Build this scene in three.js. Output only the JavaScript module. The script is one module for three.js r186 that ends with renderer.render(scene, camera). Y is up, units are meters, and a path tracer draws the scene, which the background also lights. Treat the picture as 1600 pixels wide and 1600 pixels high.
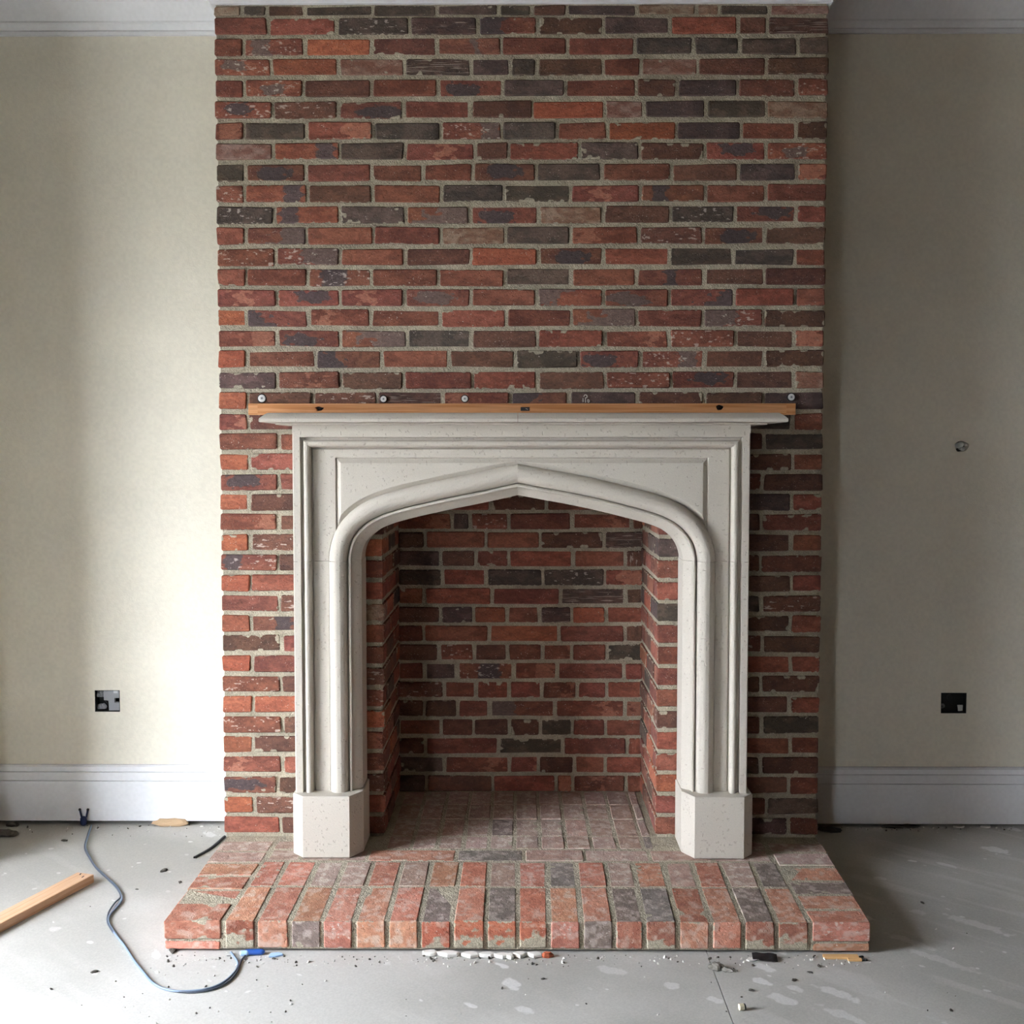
import * as THREE from 'three';
import { mergeGeometries, toCreasedNormals, mergeVertices } from 'three/addons/utils/BufferGeometryUtils.js';
import { RoundedBoxGeometry } from 'three/addons/geometries/RoundedBoxGeometry.js';

// ------------------------------------------------------------------ camera, sky, light, exposure
const scene = new THREE.Scene();
const FOCAL = 1850, VPX = 813, VPY = 705, CAM_Z = 4.11;          // lens in pixels of the 1600 frame
const HEARTH_H = 0.093;                                          // top of the raised brick hearth
const camera = new THREE.PerspectiveCamera(2 * Math.atan(800 / FOCAL) * 180 / Math.PI, 1, 0.05, 200);
camera.up.set(0, 1, 0);
const FWD = new THREE.Vector3(-(VPX - 800) / FOCAL, -(800 - VPY) / FOCAL, -1).normalize();
camera.position.set(0, 1.43, CAM_Z);
camera.lookAt(camera.position.clone().add(FWD));
camera.updateMatrixWorld(true);
const rayDir = (px, py) => new THREE.Vector3((px - 800) / FOCAL, (800 - py) / FOCAL, -1).applyQuaternion(camera.quaternion);
{ // eye height from the back edge of the hearth top
  const d = rayDir(815, 1306); camera.position.y = HEARTH_H - d.y * (-CAM_Z / d.z);
  camera.updateMatrixWorld(true);
}
const at = (px, py, z) => { const d = rayDir(px, py); return camera.position.clone().addScaledVector(d, (z - CAM_Z) / d.z); };
const atY = (px, py, y) => { const d = rayDir(px, py); return camera.position.clone().addScaledVector(d, (y - camera.position.y) / d.y); };

const renderer = new THREE.WebGLRenderer({ antialias: true });
renderer.toneMapping = THREE.LinearToneMapping;
renderer.toneMappingExposure = 2.52;
renderer.shadowMap.enabled = true;
{ // overcast sky, brighter towards the zenith
  const W = 64, H = 32, data = new Float32Array(W * H * 4);
  for (let r = 0; r < H; r++) for (let c = 0; c < W; c++) {
    const el = ((r + 0.5) / H - 0.5) * Math.PI, k = el > 0 ? (1 + 2 * Math.sin(el)) / 3 + 0.35 : 0.12, i = (r * W + c) * 4;
    data[i] = 22 * k * 0.94; data[i + 1] = 22 * k * 1.0; data[i + 2] = 22 * k * 1.11; data[i + 3] = 1;
  }
  const t = new THREE.DataTexture(data, W, H, THREE.RGBAFormat, THREE.FloatType);
  t.mapping = THREE.EquirectangularReflectionMapping; t.magFilter = THREE.LinearFilter; t.needsUpdate = true;
  scene.background = t;
}

// ------------------------------------------------------------------ helpers
function mulberry(a) { return () => { a |= 0; a = a + 0x6D2B79F5 | 0; let t = Math.imul(a ^ a >>> 15, 1 | a); t = t + Math.imul(t ^ t >>> 7, 61 | t) ^ t; return ((t ^ t >>> 14) >>> 0) / 4294967296; }; }
const R0 = mulberry(20240611);
const rr = (a, b, r = R0) => a + (b - a) * r();
const V = (x, y, z) => new THREE.Vector3(x, y, z);
const clamp = (x, a = 0, b = 1) => Math.min(b, Math.max(a, x));
const sstep = (a, b, x) => { const t = clamp((x - a) / (b - a)); return t * t * (3 - 2 * t); };
const lerp = (a, b, t) => a + (b - a) * t;
const used = {};
function numbered(n) { const k = used[n] = (used[n] ?? -1) + 1; return k ? `${n}_${String(k).padStart(3, '0')}` : n; }
function tag(o, label, category, group, kind) {
  if (label) o.userData.label = label;
  if (category) o.userData.category = category;
  if (group) o.userData.group = group;
  if (kind) o.userData.kind = kind;
  return o;
}
function thing(name, label, category, pos = [0, 0, 0], turn = 0, group) {
  const g = new THREE.Group(); g.name = numbered(name); g.position.set(...pos); g.rotation.y = turn;
  scene.add(g); return tag(g, label, category, group);
}
function mesh(name, geo, mat, parent = scene) {
  const m = new THREE.Mesh(geo, mat); m.name = parent === scene ? numbered(name) : name; m.castShadow = m.receiveShadow = true; parent.add(m); return m;
}
function struct(name, geo, mat, label) { const m = mesh(name, geo, mat); m.userData.kind = 'structure'; if (label) m.userData.label = label; return m; }
const merge = (list) => mergeGeometries(list.map((g) => { g = g.index ? g.toNonIndexed() : g; for (const k of Object.keys(g.attributes)) if (!['position', 'normal', 'uv'].includes(k)) g.deleteAttribute(k); if (!g.attributes.uv) g.setAttribute('uv', new THREE.BufferAttribute(new Float32Array(g.attributes.position.count * 2), 2)); if (!g.attributes.normal) g.computeVertexNormals(); return g; }));
// uv in metres, from the plane each triangle faces most
function boxUV(geo, k = 1) {
  const g = geo.index ? geo.toNonIndexed() : geo, p = g.attributes.position, uv = new Float32Array(p.count * 2);
  const a = V(), b = V(), c = V(), n = V();
  for (let i = 0; i < p.count; i += 3) {
    a.fromBufferAttribute(p, i); b.fromBufferAttribute(p, i + 1); c.fromBufferAttribute(p, i + 2);
    n.crossVectors(b.clone().sub(a), c.clone().sub(a));
    const ax = Math.abs(n.x), ay = Math.abs(n.y), az = Math.abs(n.z);
    [a, b, c].forEach((v, j) => {
      const [u, w] = az >= ax && az >= ay ? [v.x, v.y] : ay >= ax ? [v.x, v.z + 0.37] : [v.z + 0.61, v.y];
      uv[(i + j) * 2] = u * k; uv[(i + j) * 2 + 1] = w * k;
    });
  }
  g.setAttribute('uv', new THREE.BufferAttribute(uv, 2));
  return g;
}
function geoFrom(pos, crease = 0.6) {
  let g = new THREE.BufferGeometry(); g.setAttribute('position', new THREE.BufferAttribute(new Float32Array(pos), 3));
  g = toCreasedNormals(g, crease); return boxUV(g);
}
// sweep a profile [[d, k], ...] along a 2D path with mitred corners: d is measured along the left normal of the path
function sweepPos(profile, path, put, i0 = 0, i1 = path.length - 1) {
  const n = path.length, rows = [];
  for (let i = 0; i < n; i++) {
    const seg = (a, b) => { const dx = b[0] - a[0], dy = b[1] - a[1], l = Math.hypot(dx, dy) || 1; return [-dy / l, dx / l]; };
    const n1 = i > 0 ? seg(path[i - 1], path[i]) : seg(path[0], path[1]), n2 = i < n - 1 ? seg(path[i], path[i + 1]) : n1;
    const q = 1 + n1[0] * n2[0] + n1[1] * n2[1], m = [(n1[0] + n2[0]) / q, (n1[1] + n2[1]) / q];
    rows.push(profile.map(([d, k]) => put(path[i][0] + m[0] * d, path[i][1] + m[1] * d, k)));
  }
  const out = [];
  for (let i = i0; i < i1; i++) for (let j = 0; j < profile.length - 1; j++) {
    const a = rows[i][j], b = rows[i + 1][j], c = rows[i + 1][j + 1], d = rows[i][j + 1];
    out.push(...a, ...b, ...c, ...a, ...c, ...d);
  }
  return out;
}
const XY = (x, y, k) => [x, y, k];                    // path in the x-y plane, profile rises towards the room
const PLAN = (x, y, k) => [x, k, -y];                 // path in plan (x, -z), profile rises upwards
const sweepXY = (profile, path, crease) => geoFrom(sweepPos(profile, path, XY), crease);
const sweepPlan = (profile, path, crease) => geoFrom(sweepPos(profile, path, PLAN), crease);
function shapeOf(pts, holes = []) {
  const s = new THREE.Shape(pts.map(([x, y]) => new THREE.Vector2(x, y)));
  for (const h of holes) s.holes.push(new THREE.Path(h.map(([x, y]) => new THREE.Vector2(x, y))));
  return s;
}
function slab(pts, z0, z1, holes, bevel = 0) { // an outline in x-y with thickness from z0 to z1
  const g = new THREE.ExtrudeGeometry(shapeOf(pts, holes), { depth: z1 - z0 - 2 * bevel, bevelEnabled: bevel > 0, bevelSize: bevel, bevelThickness: bevel, bevelOffset: -bevel, bevelSegments: 2, curveSegments: 12 });
  g.translate(0, 0, z0 + bevel); return boxUV(g);
}
function box(x0, y0, z0, x1, y1, z1, r = 0) {
  const g = r ? new RoundedBoxGeometry(x1 - x0, y1 - y0, z1 - z0, 2, r) : new THREE.BoxGeometry(x1 - x0, y1 - y0, z1 - z0);
  g.translate((x0 + x1) / 2, (y0 + y1) / 2, (z0 + z1) / 2); return boxUV(g);
}
const rect = (x0, y0, x1, y1) => [[x0, y0], [x1, y0], [x1, y1], [x0, y1]];

// ------------------------------------------------------------------ noise and textures
function hash(x, y) { let h = Math.imul(x, 374761393) + Math.imul(y, 668265263) | 0; h = Math.imul(h ^ h >>> 13, 1274126177); return ((h ^ h >>> 16) >>> 0) / 4294967296; }
function vn(x, y, per = 0) {
  const xi = Math.floor(x), yi = Math.floor(y), fx = x - xi, fy = y - yi, sx = fx * fx * (3 - 2 * fx), sy = fy * fy * (3 - 2 * fy);
  const m = per ? (v) => ((v % per) + per) % per : (v) => v, x0 = m(xi), x1 = m(xi + 1), y0 = m(yi), y1 = m(yi + 1);
  const a = hash(x0, y0), b = hash(x1, y0), c = hash(x0, y1), d = hash(x1, y1);
  return a + (b - a) * sx + (c - a) * sy + (a - b - c + d) * sx * sy;
}
function fbm(x, y, o, per = 0) { let s = 0, a = 0.5, t = 0; for (let i = 0; i < o; i++) { s += a * vn(x + i * 17, y + i * 31, per); t += a; a *= 0.5; x *= 2; y *= 2; per *= 2; } return s / t; }
const hex = (h) => [(h >> 16) & 255, (h >> 8) & 255, h & 255];
const mix3 = (a, b, t) => [a[0] + (b[0] - a[0]) * t, a[1] + (b[1] - a[1]) * t, a[2] + (b[2] - a[2]) * t];
function tex(W, H, paint, srgb = true, rep = null) {
  const d = new Uint8Array(W * H * 4);
  for (let y = 0; y < H; y++) for (let x = 0; x < W; x++) {
    const c = paint(x, y), i = (y * W + x) * 4;
    if (typeof c === 'number') { d[i] = d[i + 1] = d[i + 2] = clamp(c, 0, 255); } else { d[i] = clamp(c[0], 0, 255); d[i + 1] = clamp(c[1], 0, 255); d[i + 2] = clamp(c[2], 0, 255); }
    d[i + 3] = 255;
  }
  return dataTex(d, W, H, srgb, rep);
}
function dataTex(d, W, H, srgb, rep) {
  const t = new THREE.DataTexture(d, W, H); t.magFilter = THREE.LinearFilter; t.minFilter = THREE.LinearMipmapLinearFilter; t.generateMipmaps = true; t.anisotropy = 8;
  t.wrapS = t.wrapT = THREE.RepeatWrapping; if (srgb) t.colorSpace = THREE.SRGBColorSpace;
  if (rep) t.repeat.set(rep, rep);
  t.needsUpdate = true; return t;
}
const std = (o) => new THREE.MeshStandardMaterial({ roughness: 0.9, metalness: 0, ...o });

// brick atlas: 8 x 21 cells, each the face of one weathered brick (225 x 75 mm)
const AT = 2048, CW = 256, CH = 96, COLS = 8;
const TONES = { r: 4, G: 1, o: 2, b: 2, d: 2, m: 4, p: 1, s: 1, R: 2, D: 1, F: 1 };
const PAL = { r: [0x864e3f, 0x713f33], o: [0x9b5940, 0x8a4d38], b: [0x6b4538, 0x593a30], d: [0x5f4c44, 0x4b3d37], m: [0x84503f, 0x704035], p: [0x9a7c6c, 0x825c4b], s: [0x5f453c, 0x4a3831], R: [0xb3715a, 0xa05c46], D: [0x70605a, 0x5e504a], F: [0x9d563f, 0x854532], G: [0x9c7568, 0x876258] };
const MORTAR = hex(0xa89f8b), cellsOf = {};
let atlasColour, atlasBump;
{
  const col = new Uint8Array(AT * AT * 4), bmp = new Uint8Array(AT * AT * 4), rnd = mulberry(77);
  for (let i = 3; i < col.length; i += 4) col[i] = bmp[i] = 255;
  let row = 0;
  for (const [tone, rows] of Object.entries(TONES)) {
    cellsOf[tone] = [];
    for (let k = 0; k < rows * COLS; k++) {
      const cx = k % COLS, cy = row + Math.floor(k / COLS); cellsOf[tone].push([cx, cy]);
      const ox = rnd() * 900, oy = rnd() * 900, jit = [0.97 + (rnd() - 0.5) * 0.08, 1 + (rnd() - 0.5) * 0.08, 1 + (rnd() - 0.5) * 0.08], val = 0.9 + rnd() * 0.2;
      const c1 = hex(PAL[tone][0]), c2 = hex(PAL[tone][1]), dusty = 'RDFG'.includes(tone), dust = tone === 'G' ? 0.25 + rnd() * 0.25 : dusty ? 0.05 + rnd() * 0.2 : 0;
      const patch = tone === 'm' ? Math.floor(rnd() * 3) : rnd() < 0.22 && tone === 'r' ? 3 : -1;
      const p0 = 0.1 + rnd() * 0.55, p1 = p0 + 0.16 + rnd() * 0.3, pr = 0.6 + rnd() * 0.7, pc = rnd() < 0.75 ? hex(0x4b4142) : hex(0x665650), pc2 = hex(0xb07a62);
      const ragged = 0.6 + rnd() * 1.5, chip = rnd(), fy0 = 0.22 + rnd() * 0.25;
      for (let y = 0; y < CH; y++) for (let x = 0; x < CW; x++) {
        const s = (x + 0.5) / CW, t = (y + 0.5) / CH, mx = s * 225, my = t * 75;
        const n1 = fbm(ox + mx / 40, oy + my / 26, 3), n2 = vn(ox + mx / 1.7, oy + my / 1.7), n3 = fbm(ox + mx / 9 + 50, oy + my / 7, 2);
        let c = mix3(c1, c2, sstep(0.3, 0.7, n1)); const g = (0.82 + 0.26 * n3 + 0.16 * n2) * val;
        c = [c[0] * g * jit[0], c[1] * g * jit[1], c[2] * g * jit[2]];
        let h = 120 + 70 * (n3 - 0.5) + 50 * (n2 - 0.5);
        const w = (fbm(ox + mx / 30 + 200, oy + my / 20, 3) - 0.5) * 0.75;
        let pm = 0;
        if (patch === 0) pm = sstep(0, 0.03, s + w * 0.3 - p0) * sstep(0, 0.03, p1 - s - w * 0.3);
        else if (patch === 1) pm = sstep(0, 0.12, 1 - Math.hypot((s - 0.35 - p0 * 0.5) / (0.32 * pr), (t - 0.3 - p0 * 0.5) / 0.4) + w * 1.7);
        else if (patch === 2) pm = sstep(0, 0.05, s + w + (t - 0.5) * 0.3 - p0 - 0.1);
        else if (patch === 3) { pm = 0.55 * sstep(0, 0.05, s + w - p0) * sstep(0, 0.05, p1 - s + w); c = mix3(c, [pc2[0] * g, pc2[1] * g, pc2[2] * g], pm); pm = 0; }
        if (pm > 0) c = mix3(c, [pc[0] * g, pc[1] * g, pc[2] * g], pm * 0.92);
        if (tone === 's') { const st = sstep(0.62, 0.75, fbm(ox + mx / 60, oy + my / 3.2, 2)); c = mix3(c, hex(0xa4968a), st * 0.8); h += st * 40; }
        if (dust) { const dm = clamp(dust + sstep(0.45, 0.75, fbm(ox + mx / 22 + 400, oy + my / 18, 3)) * 0.45); c = mix3(c, hex(0xc3b5a9), dm); }
        const sp = vn(ox + mx / 2.6 + 700, oy + my / 2.6); const zone = fbm(ox + mx / 30 + 800, oy + my / 20, 2); if (sp + (zone - 0.5) * 0.25 > 0.962) { c = mix3(c, hex(0xd5cabd), 0.8); h += 25; }
        if (chip < 0.1) { const sm = sstep(0.66, 0.76, fbm(ox + mx / 16 + 70, oy + my / 9, 3)); c = mix3(c, hex(0xc9bfb3), sm * 0.7); h += sm * 15; }
        const pit = fbm(ox + mx / 5 + 90, oy + my / 5 + 90, 2); if (pit > 0.74) h -= (pit - 0.74) * 700;
        const e = Math.min(mx, 225 - mx, my, 75 - my), thr = (fbm(ox + mx / 11 + 300, oy + my / 11, 3) * 9 - 3.6) * ragged + (chip > 0.75 ? sstep(0.62, 0.8, fbm(ox + mx / 30, oy + my / 30 + 600, 2)) * 16 : 0);
        let mm = sstep(-0.4, 0.6, thr - e);
        if (tone === 'F') mm = Math.max(mm, sstep(-0.06, 0.08, fy0 + w * 1.6 - t));
        if (mm > 0) { const q = 0.8 + 0.34 * n2 + 0.12 * (n3 - 0.5); c = mix3(c, [MORTAR[0] * q, MORTAR[1] * q, MORTAR[2] * q], mm); h = lerp(h, 150 + 90 * (n2 - 0.5), mm); }
        const i = ((cy * CH + y) * AT + cx * CW + x) * 4;
        col[i] = clamp(c[0], 0, 255); col[i + 1] = clamp(c[1], 0, 255); col[i + 2] = clamp(c[2], 0, 255);
        bmp[i] = bmp[i + 1] = bmp[i + 2] = clamp(h, 0, 255);
      }
    }
    row += rows;
  }
  atlasColour = dataTex(col, AT, AT, true); atlasBump = dataTex(bmp, AT, AT, false);
}
const M = {};
M.brick = std({ map: atlasColour, bumpMap: atlasBump, bumpScale: 0.004, roughness: 0.92 });
{
  const S = 512, n = (x, y, f, o) => fbm(x / S * f, y / S * f, o, f);
  M.mortar = std({
    map: tex(S, S, (x, y) => { const a = n(x, y, 12, 3), b = vn(x / 2.2, y / 2.2, 0), g = 0.74 + 0.22 * a + 0.26 * b; return [MORTAR[0] * g, MORTAR[1] * g, MORTAR[2] * g]; }, true, 2.2),
    bumpMap: tex(S, S, (x, y) => 40 + 110 * n(x, y, 40, 2) + 90 * vn(x / 3, y / 3), false, 2.2), bumpScale: 0.007, roughness: 0.97,
  });
  const paint = (base, amp) => tex(S, S, (x, y) => { const g = 1 + amp * (n(x, y, 6, 4) - 0.5) + amp * 0.7 * (n(x, y, 128, 1) - 0.5); return base.map((v) => v * g); }, true, 0.8);
  const roll = tex(S, S, (x, y) => 128 + 120 * (n(x, y, 128, 2) - 0.5) + 70 * (n(x, y, 16, 2) - 0.5), false, 2.0);
  M.wall = std({ map: paint(hex(0xdad5c5), 0.05), bumpMap: roll, bumpScale: 0.0009, roughness: 0.85 });
  M.ceiling = std({ map: paint(hex(0x837a66), 0.04), bumpMap: roll, bumpScale: 0.0008, roughness: 0.9 });
  M.trim = std({ map: paint(hex(0xdbdcdd), 0.04), bumpMap: roll, bumpScale: 0.0004, roughness: 0.55 });
  const pit = (x, y) => { const v = fbm(x / 1024 * 90, y / 1024 * 90, 2, 90), zone = fbm(x / 1024 * 5, y / 1024 * 5, 2, 5); return sstep(0.77, 0.83, v + (zone - 0.5) * 0.18); };
  M.stone = std({
    map: tex(1024, 1024, (x, y) => { const g = 0.965 + 0.04 * vn(x / 3, y / 3) + 0.03 * vn(x / 1.3, y / 1.3), p = pit(x, y), c = hex(0xbdb6a9); return mix3(c.map((v) => v * g), hex(0x9c9282), p * 0.25); }, true, 1.5),
    bumpMap: tex(1024, 1024, (x, y) => 170 + 40 * (vn(x / 2.5, y / 2.5) - 0.5) - 120 * pit(x, y), false, 1.5), bumpScale: 0.0018, roughness: 0.8,
  });
  const wood = (a, b) => tex(1024, 128, (x, y) => { const w = y + 9 * (fbm(x / 300, y / 50, 2) - 0.5), r = fbm(x / 260, w / 3.5, 3), f = vn(x / 40, y / 1.1); return mix3(a, b, sstep(0.35, 0.7, r)).map((v) => v * (0.94 + 0.1 * f)); }, true, null);
  const wt = wood(hex(0xc89060), hex(0xb0733f)); wt.repeat.set(1.1, 9);
  M.wood = std({ map: wt, roughness: 0.7 });
  const wt2 = wood(hex(0xcda888), hex(0xc39a75)); wt2.repeat.set(1.3, 8);
  M.plank = std({ map: wt2, roughness: 0.75 });
}
M.black = std({ color: 0x141415, roughness: 0.6 });
M.darkMetal = std({ color: 0x2c2e2c, roughness: 0.55, metalness: 0.6 });
M.zinc = std({ color: 0xb9bcbc, roughness: 0.4, metalness: 0.7 });
M.whitePlastic = std({ color: 0xd8d8d4, roughness: 0.5 });
M.grey = std({ color: 0x8e9092, roughness: 0.8 });
M.plaster = std({ color: 0xd9d7d0, roughness: 0.95 });
M.blue = std({ color: 0x1f4f9c, roughness: 0.45 });
M.navy = std({ color: 0x14234a, roughness: 0.6 });
M.paleBlue = std({ color: 0x9fc0e4, roughness: 0.5 });
M.cable = std({ color: 0x76879b, roughness: 0.5 });
M.cableDark = std({ color: 0x474e5a, roughness: 0.55 });
M.rubber = std({ color: 0x303135, roughness: 0.7 });
M.clay = std({ color: 0xb59a7a, roughness: 0.95 });
M.rubble = std({ color: 0x4a463f, roughness: 0.95 });
M.chalk = std({ color: 0xcfc9c2, roughness: 1 });
M.chip = std({ color: 0xd6ac74, roughness: 0.8 });
M.terracotta = std({ color: 0xa8573a, roughness: 0.95 });
M.cream = std({ color: 0xdcd2b4, roughness: 0.7 });

// ------------------------------------------------------------------ the room
const XL = (at(332, 8, 0).x + at(353, 1305, 0).x) / 2, XR = (at(1294.5, 8, 0).x + at(1278, 1305, 0).x) / 2;
const ZW = atY(200, 1287, 0).z;                                  // face of the two alcove walls
const YTOP = at(813, 7, 0).y;                                    // where the brickwork meets the cornice
const CEIL = 3.24, X_NIB = -2.04, X_LEFT = -3.1, X_RIGHT = 4.2, Z_BACK = 8.5, Z_NIB = 0.25;
const FBX = 0.478, FB_TOP = at(813, 752, 0).y, FB_Z = -0.555, FBX_BACK = 0.47;

const WIN = { z0: 1.2, z1: 2.75, y0: 0.35, y1: 2.4 }, WIN2 = { x0: -2.82, x1: -2.34, y0: 0.4, y1: 2.7 };
// floor: two boards with an open seam
{
  const W = 2048, blobs = [], r = mulberry(5);
  for (let i = 0; i < 620; i++) { const big = r() < 0.12, x = -2.2 + r() * 4.6, z = -0.5 + r() * 4.2; blobs.push([x, z, (big ? 0.03 : 0.008) * (0.6 + r()), (big ? 0.016 : 0.006) * (0.6 + r()), -0.9 + (r() - 0.5) * 0.7, 0.25 + r() * 0.55, r() * 100]); }
  for (const [px, py, a, b, al] of [[1555, 1328, 0.055, 0.035, 0.9], [1425, 1345, 0.018, 0.012, 0.8], [1480, 1352, 0.04, 0.012, 0.5], [1190, 1533, 0.03, 0.02, 0.8], [1195, 1512, 0.035, 0.02, 0.7], [1243, 1545, 0.03, 0.018, 0.6], [1222, 1562, 0.045, 0.022, 0.6], [1310, 1552, 0.075, 0.02, 0.6], [1315, 1585, 0.07, 0.02, 0.5], [1115, 1562, 0.03, 0.014, 0.6], [1530, 1445, 0.1, 0.025, 0.45], [735, 1571, 0.022, 0.01, 0.7], [820, 1577, 0.03, 0.016, 0.6], [1050, 1540, 0.02, 0.02, 0.6], [785, 1509, 0.03, 0.012, 0.8], [140, 1472, 0.015, 0.01, 0.9], [235, 1545, 0.03, 0.012, 0.5], [1470, 1500, 0.12, 0.02, 0.35], [1420, 1470, 0.1, 0.02, 0.35]]) { const p = atY(px, py, 0); blobs.push([p.x, p.z, a, b, -0.8, al, px]); }
  const X0 = -2.2, Z0 = -0.5, SIZE = 4.2, mask = new Float32Array(W * W), k = W / SIZE;
  for (const [x, z, a, b, ang, al, sd] of blobs) {
    const ca = Math.cos(ang), sa = Math.sin(ang), m = (a + b) * 1.4;
    for (let j = Math.max(0, Math.floor((z - m - Z0) * k)); j < Math.min(W, (z + m - Z0) * k); j++) for (let i = Math.max(0, Math.floor((x - m - X0) * k)); i < Math.min(W, (x + m - X0) * k); i++) {
      const dx = (i + 0.5) / k + X0 - x, dz = (j + 0.5) / k + Z0 - z, u = (dx * ca + dz * -sa) / a, v = (dx * sa + dz * ca) / b;
      const q = 1 - Math.hypot(u, v) + (fbm(i / 9 + sd, j / 9, 2) - 0.5) * 0.9, w = sstep(-0.05, 0.25, q) * al; mask[j * W + i] = Math.max(mask[j * W + i], w);
    }
  }
  const cBoard = hex(0xbab8b2), cDark = hex(0xa8a69f), cWhite = hex(0xe4e3e1);
  const map = tex(W, W, (i, j) => { const x = i / k, z = j / k, big = fbm(x * 2.2, z * 2.2, 4), st = fbm((x + z) * 2.2, (x - z) * 14, 3), fine = vn(i / 1.5, j / 1.5); const c = mix3(mix3(cBoard, cDark, sstep(0.35, 0.7, big)), cWhite, clamp(sstep(0.58, 0.78, st) * (x > 2.7 ? 0.22 : 0.08) + mask[j * W + i] * 0.85)); return c.map((v) => v * (0.96 + 0.08 * fine)); }, true);
  const bump = tex(1024, 1024, (i, j) => 110 + 60 * (fbm(i / 20, j / 20, 3) - 0.5) + 50 * (vn(i / 1.5, j / 1.5) - 0.5) + 70 * mask[(j * 2) * W + i * 2], false);
  M.floor = std({ map, bumpMap: bump, bumpScale: 0.0012, roughness: 0.72 });
  const floorUV = (g) => { const p = g.attributes.position, uv = g.attributes.uv; for (let i = 0; i < p.count; i++) uv.setXY(i, (p.getX(i) - X0) / SIZE, (p.getZ(i) - Z0) / SIZE); return g; };
  const seam = atY(1131, 1560, 0).x;
  const f = struct('floor', floorUV(box(X_LEFT - 0.3, -0.2, ZW - 0.5, X_RIGHT + 0.2, -0.02, Z_BACK + 0.2)), M.floor, 'grey subfloor splashed with white plaster');
  mesh('floor_board', floorUV(box(X_LEFT - 0.05, -0.02, ZW - 0.14, seam - 0.0012, 0, Z_BACK + 0.05)), M.floor, f);
  mesh('floor_board', floorUV(box(seam + 0.0012, -0.02, ZW - 0.14, X_RIGHT + 0.05, 0, Z_BACK + 0.05)), M.floor, f);
}
struct('ceiling', box(X_LEFT - 0.3, CEIL, ZW - 0.5, X_RIGHT + 0.2, CEIL + 0.2, Z_BACK + 0.2), M.ceiling);  // out of view; dark colour chosen to limit bounced light
const bare = std({ color: 0x70503a, roughness: 0.95 });                // unseen walls, dark brown chosen to cut the light bounced back
struct('wall_rear', slab(rect(X_LEFT - 0.3, 0, X_RIGHT + 0.2, CEIL), Z_BACK, Z_BACK + 0.25, [[[WIN2.x0, WIN2.y0], [WIN2.x0, WIN2.y1], [WIN2.x1, WIN2.y1], [WIN2.x1, WIN2.y0]]]), bare);
struct('wall_right', box(X_RIGHT, 0, ZW - 0.3, X_RIGHT + 0.2, CEIL, Z_BACK), bare);
struct('wall_left_unseen_pier', box(X_LEFT - 0.05, 0, ZW - 0.3, X_NIB, CEIL, Z_NIB), M.wall);  // pier out of view, placed to shade the left end of the alcove wall
// alcove walls with the pockets chased into them
const pxRect = (x0, y0, x1, y1, z) => { const a = at(x0, y0, z), b = at(x1, y1, z); return { x0: a.x, x1: b.x, y0: b.y, y1: a.y }; };
const SOCK_L = pxRect(148, 1078.5, 187.5, 1112, ZW), SOCK_R = pxRect(1470.5, 1082.5, 1509.5, 1114.5, ZW);
const lampHole = at(1502.5, 697.5, ZW), LH = { x: lampHole.x, y: lampHole.y, a: 0.027, b: 0.021 };
const holeRect = (s) => [[s.x0, s.y0], [s.x0, s.y1], [s.x1, s.y1], [s.x1, s.y0]];
const holeOval = (x, y, a, b, n = 20, wob = 0) => Array.from({ length: n }, (_, i) => { const t = -i / n * Math.PI * 2, w = 1 + wob * Math.sin(3 * t + 1) + wob * Math.sin(5 * t); return [x + a * w * Math.cos(t), y + b * w * Math.sin(t)]; });
struct('wall_back_left', slab(rect(X_NIB - 0.02, 0.024, XL + 0.06, CEIL), ZW - 0.12, ZW, [holeRect(SOCK_L)]), M.wall, 'cream painted alcove wall left of the chimney breast');
struct('wall_back_right', slab(rect(XR - 0.06, 0.024, X_RIGHT + 0.02, CEIL), ZW - 0.12, ZW, [holeRect(SOCK_R), holeOval(LH.x, LH.y, LH.a, LH.b, 20, 0.06)]), M.wall, 'cream painted alcove wall right of the chimney breast');

const gapStrip = std({ color: 0x3a2f26, roughness: 0.95 });  // added dark strips that close the gap under the skirting and keep it dark
struct('trim_4', box(X_NIB - 0.02, 0, ZW - 0.12, XL + 0.06, 0.0245, ZW - 0.05), gapStrip);
struct('trim_5', box(XR - 0.06, 0, ZW - 0.12, X_RIGHT + 0.02, 0.0245, ZW - 0.05), gapStrip);
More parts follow.
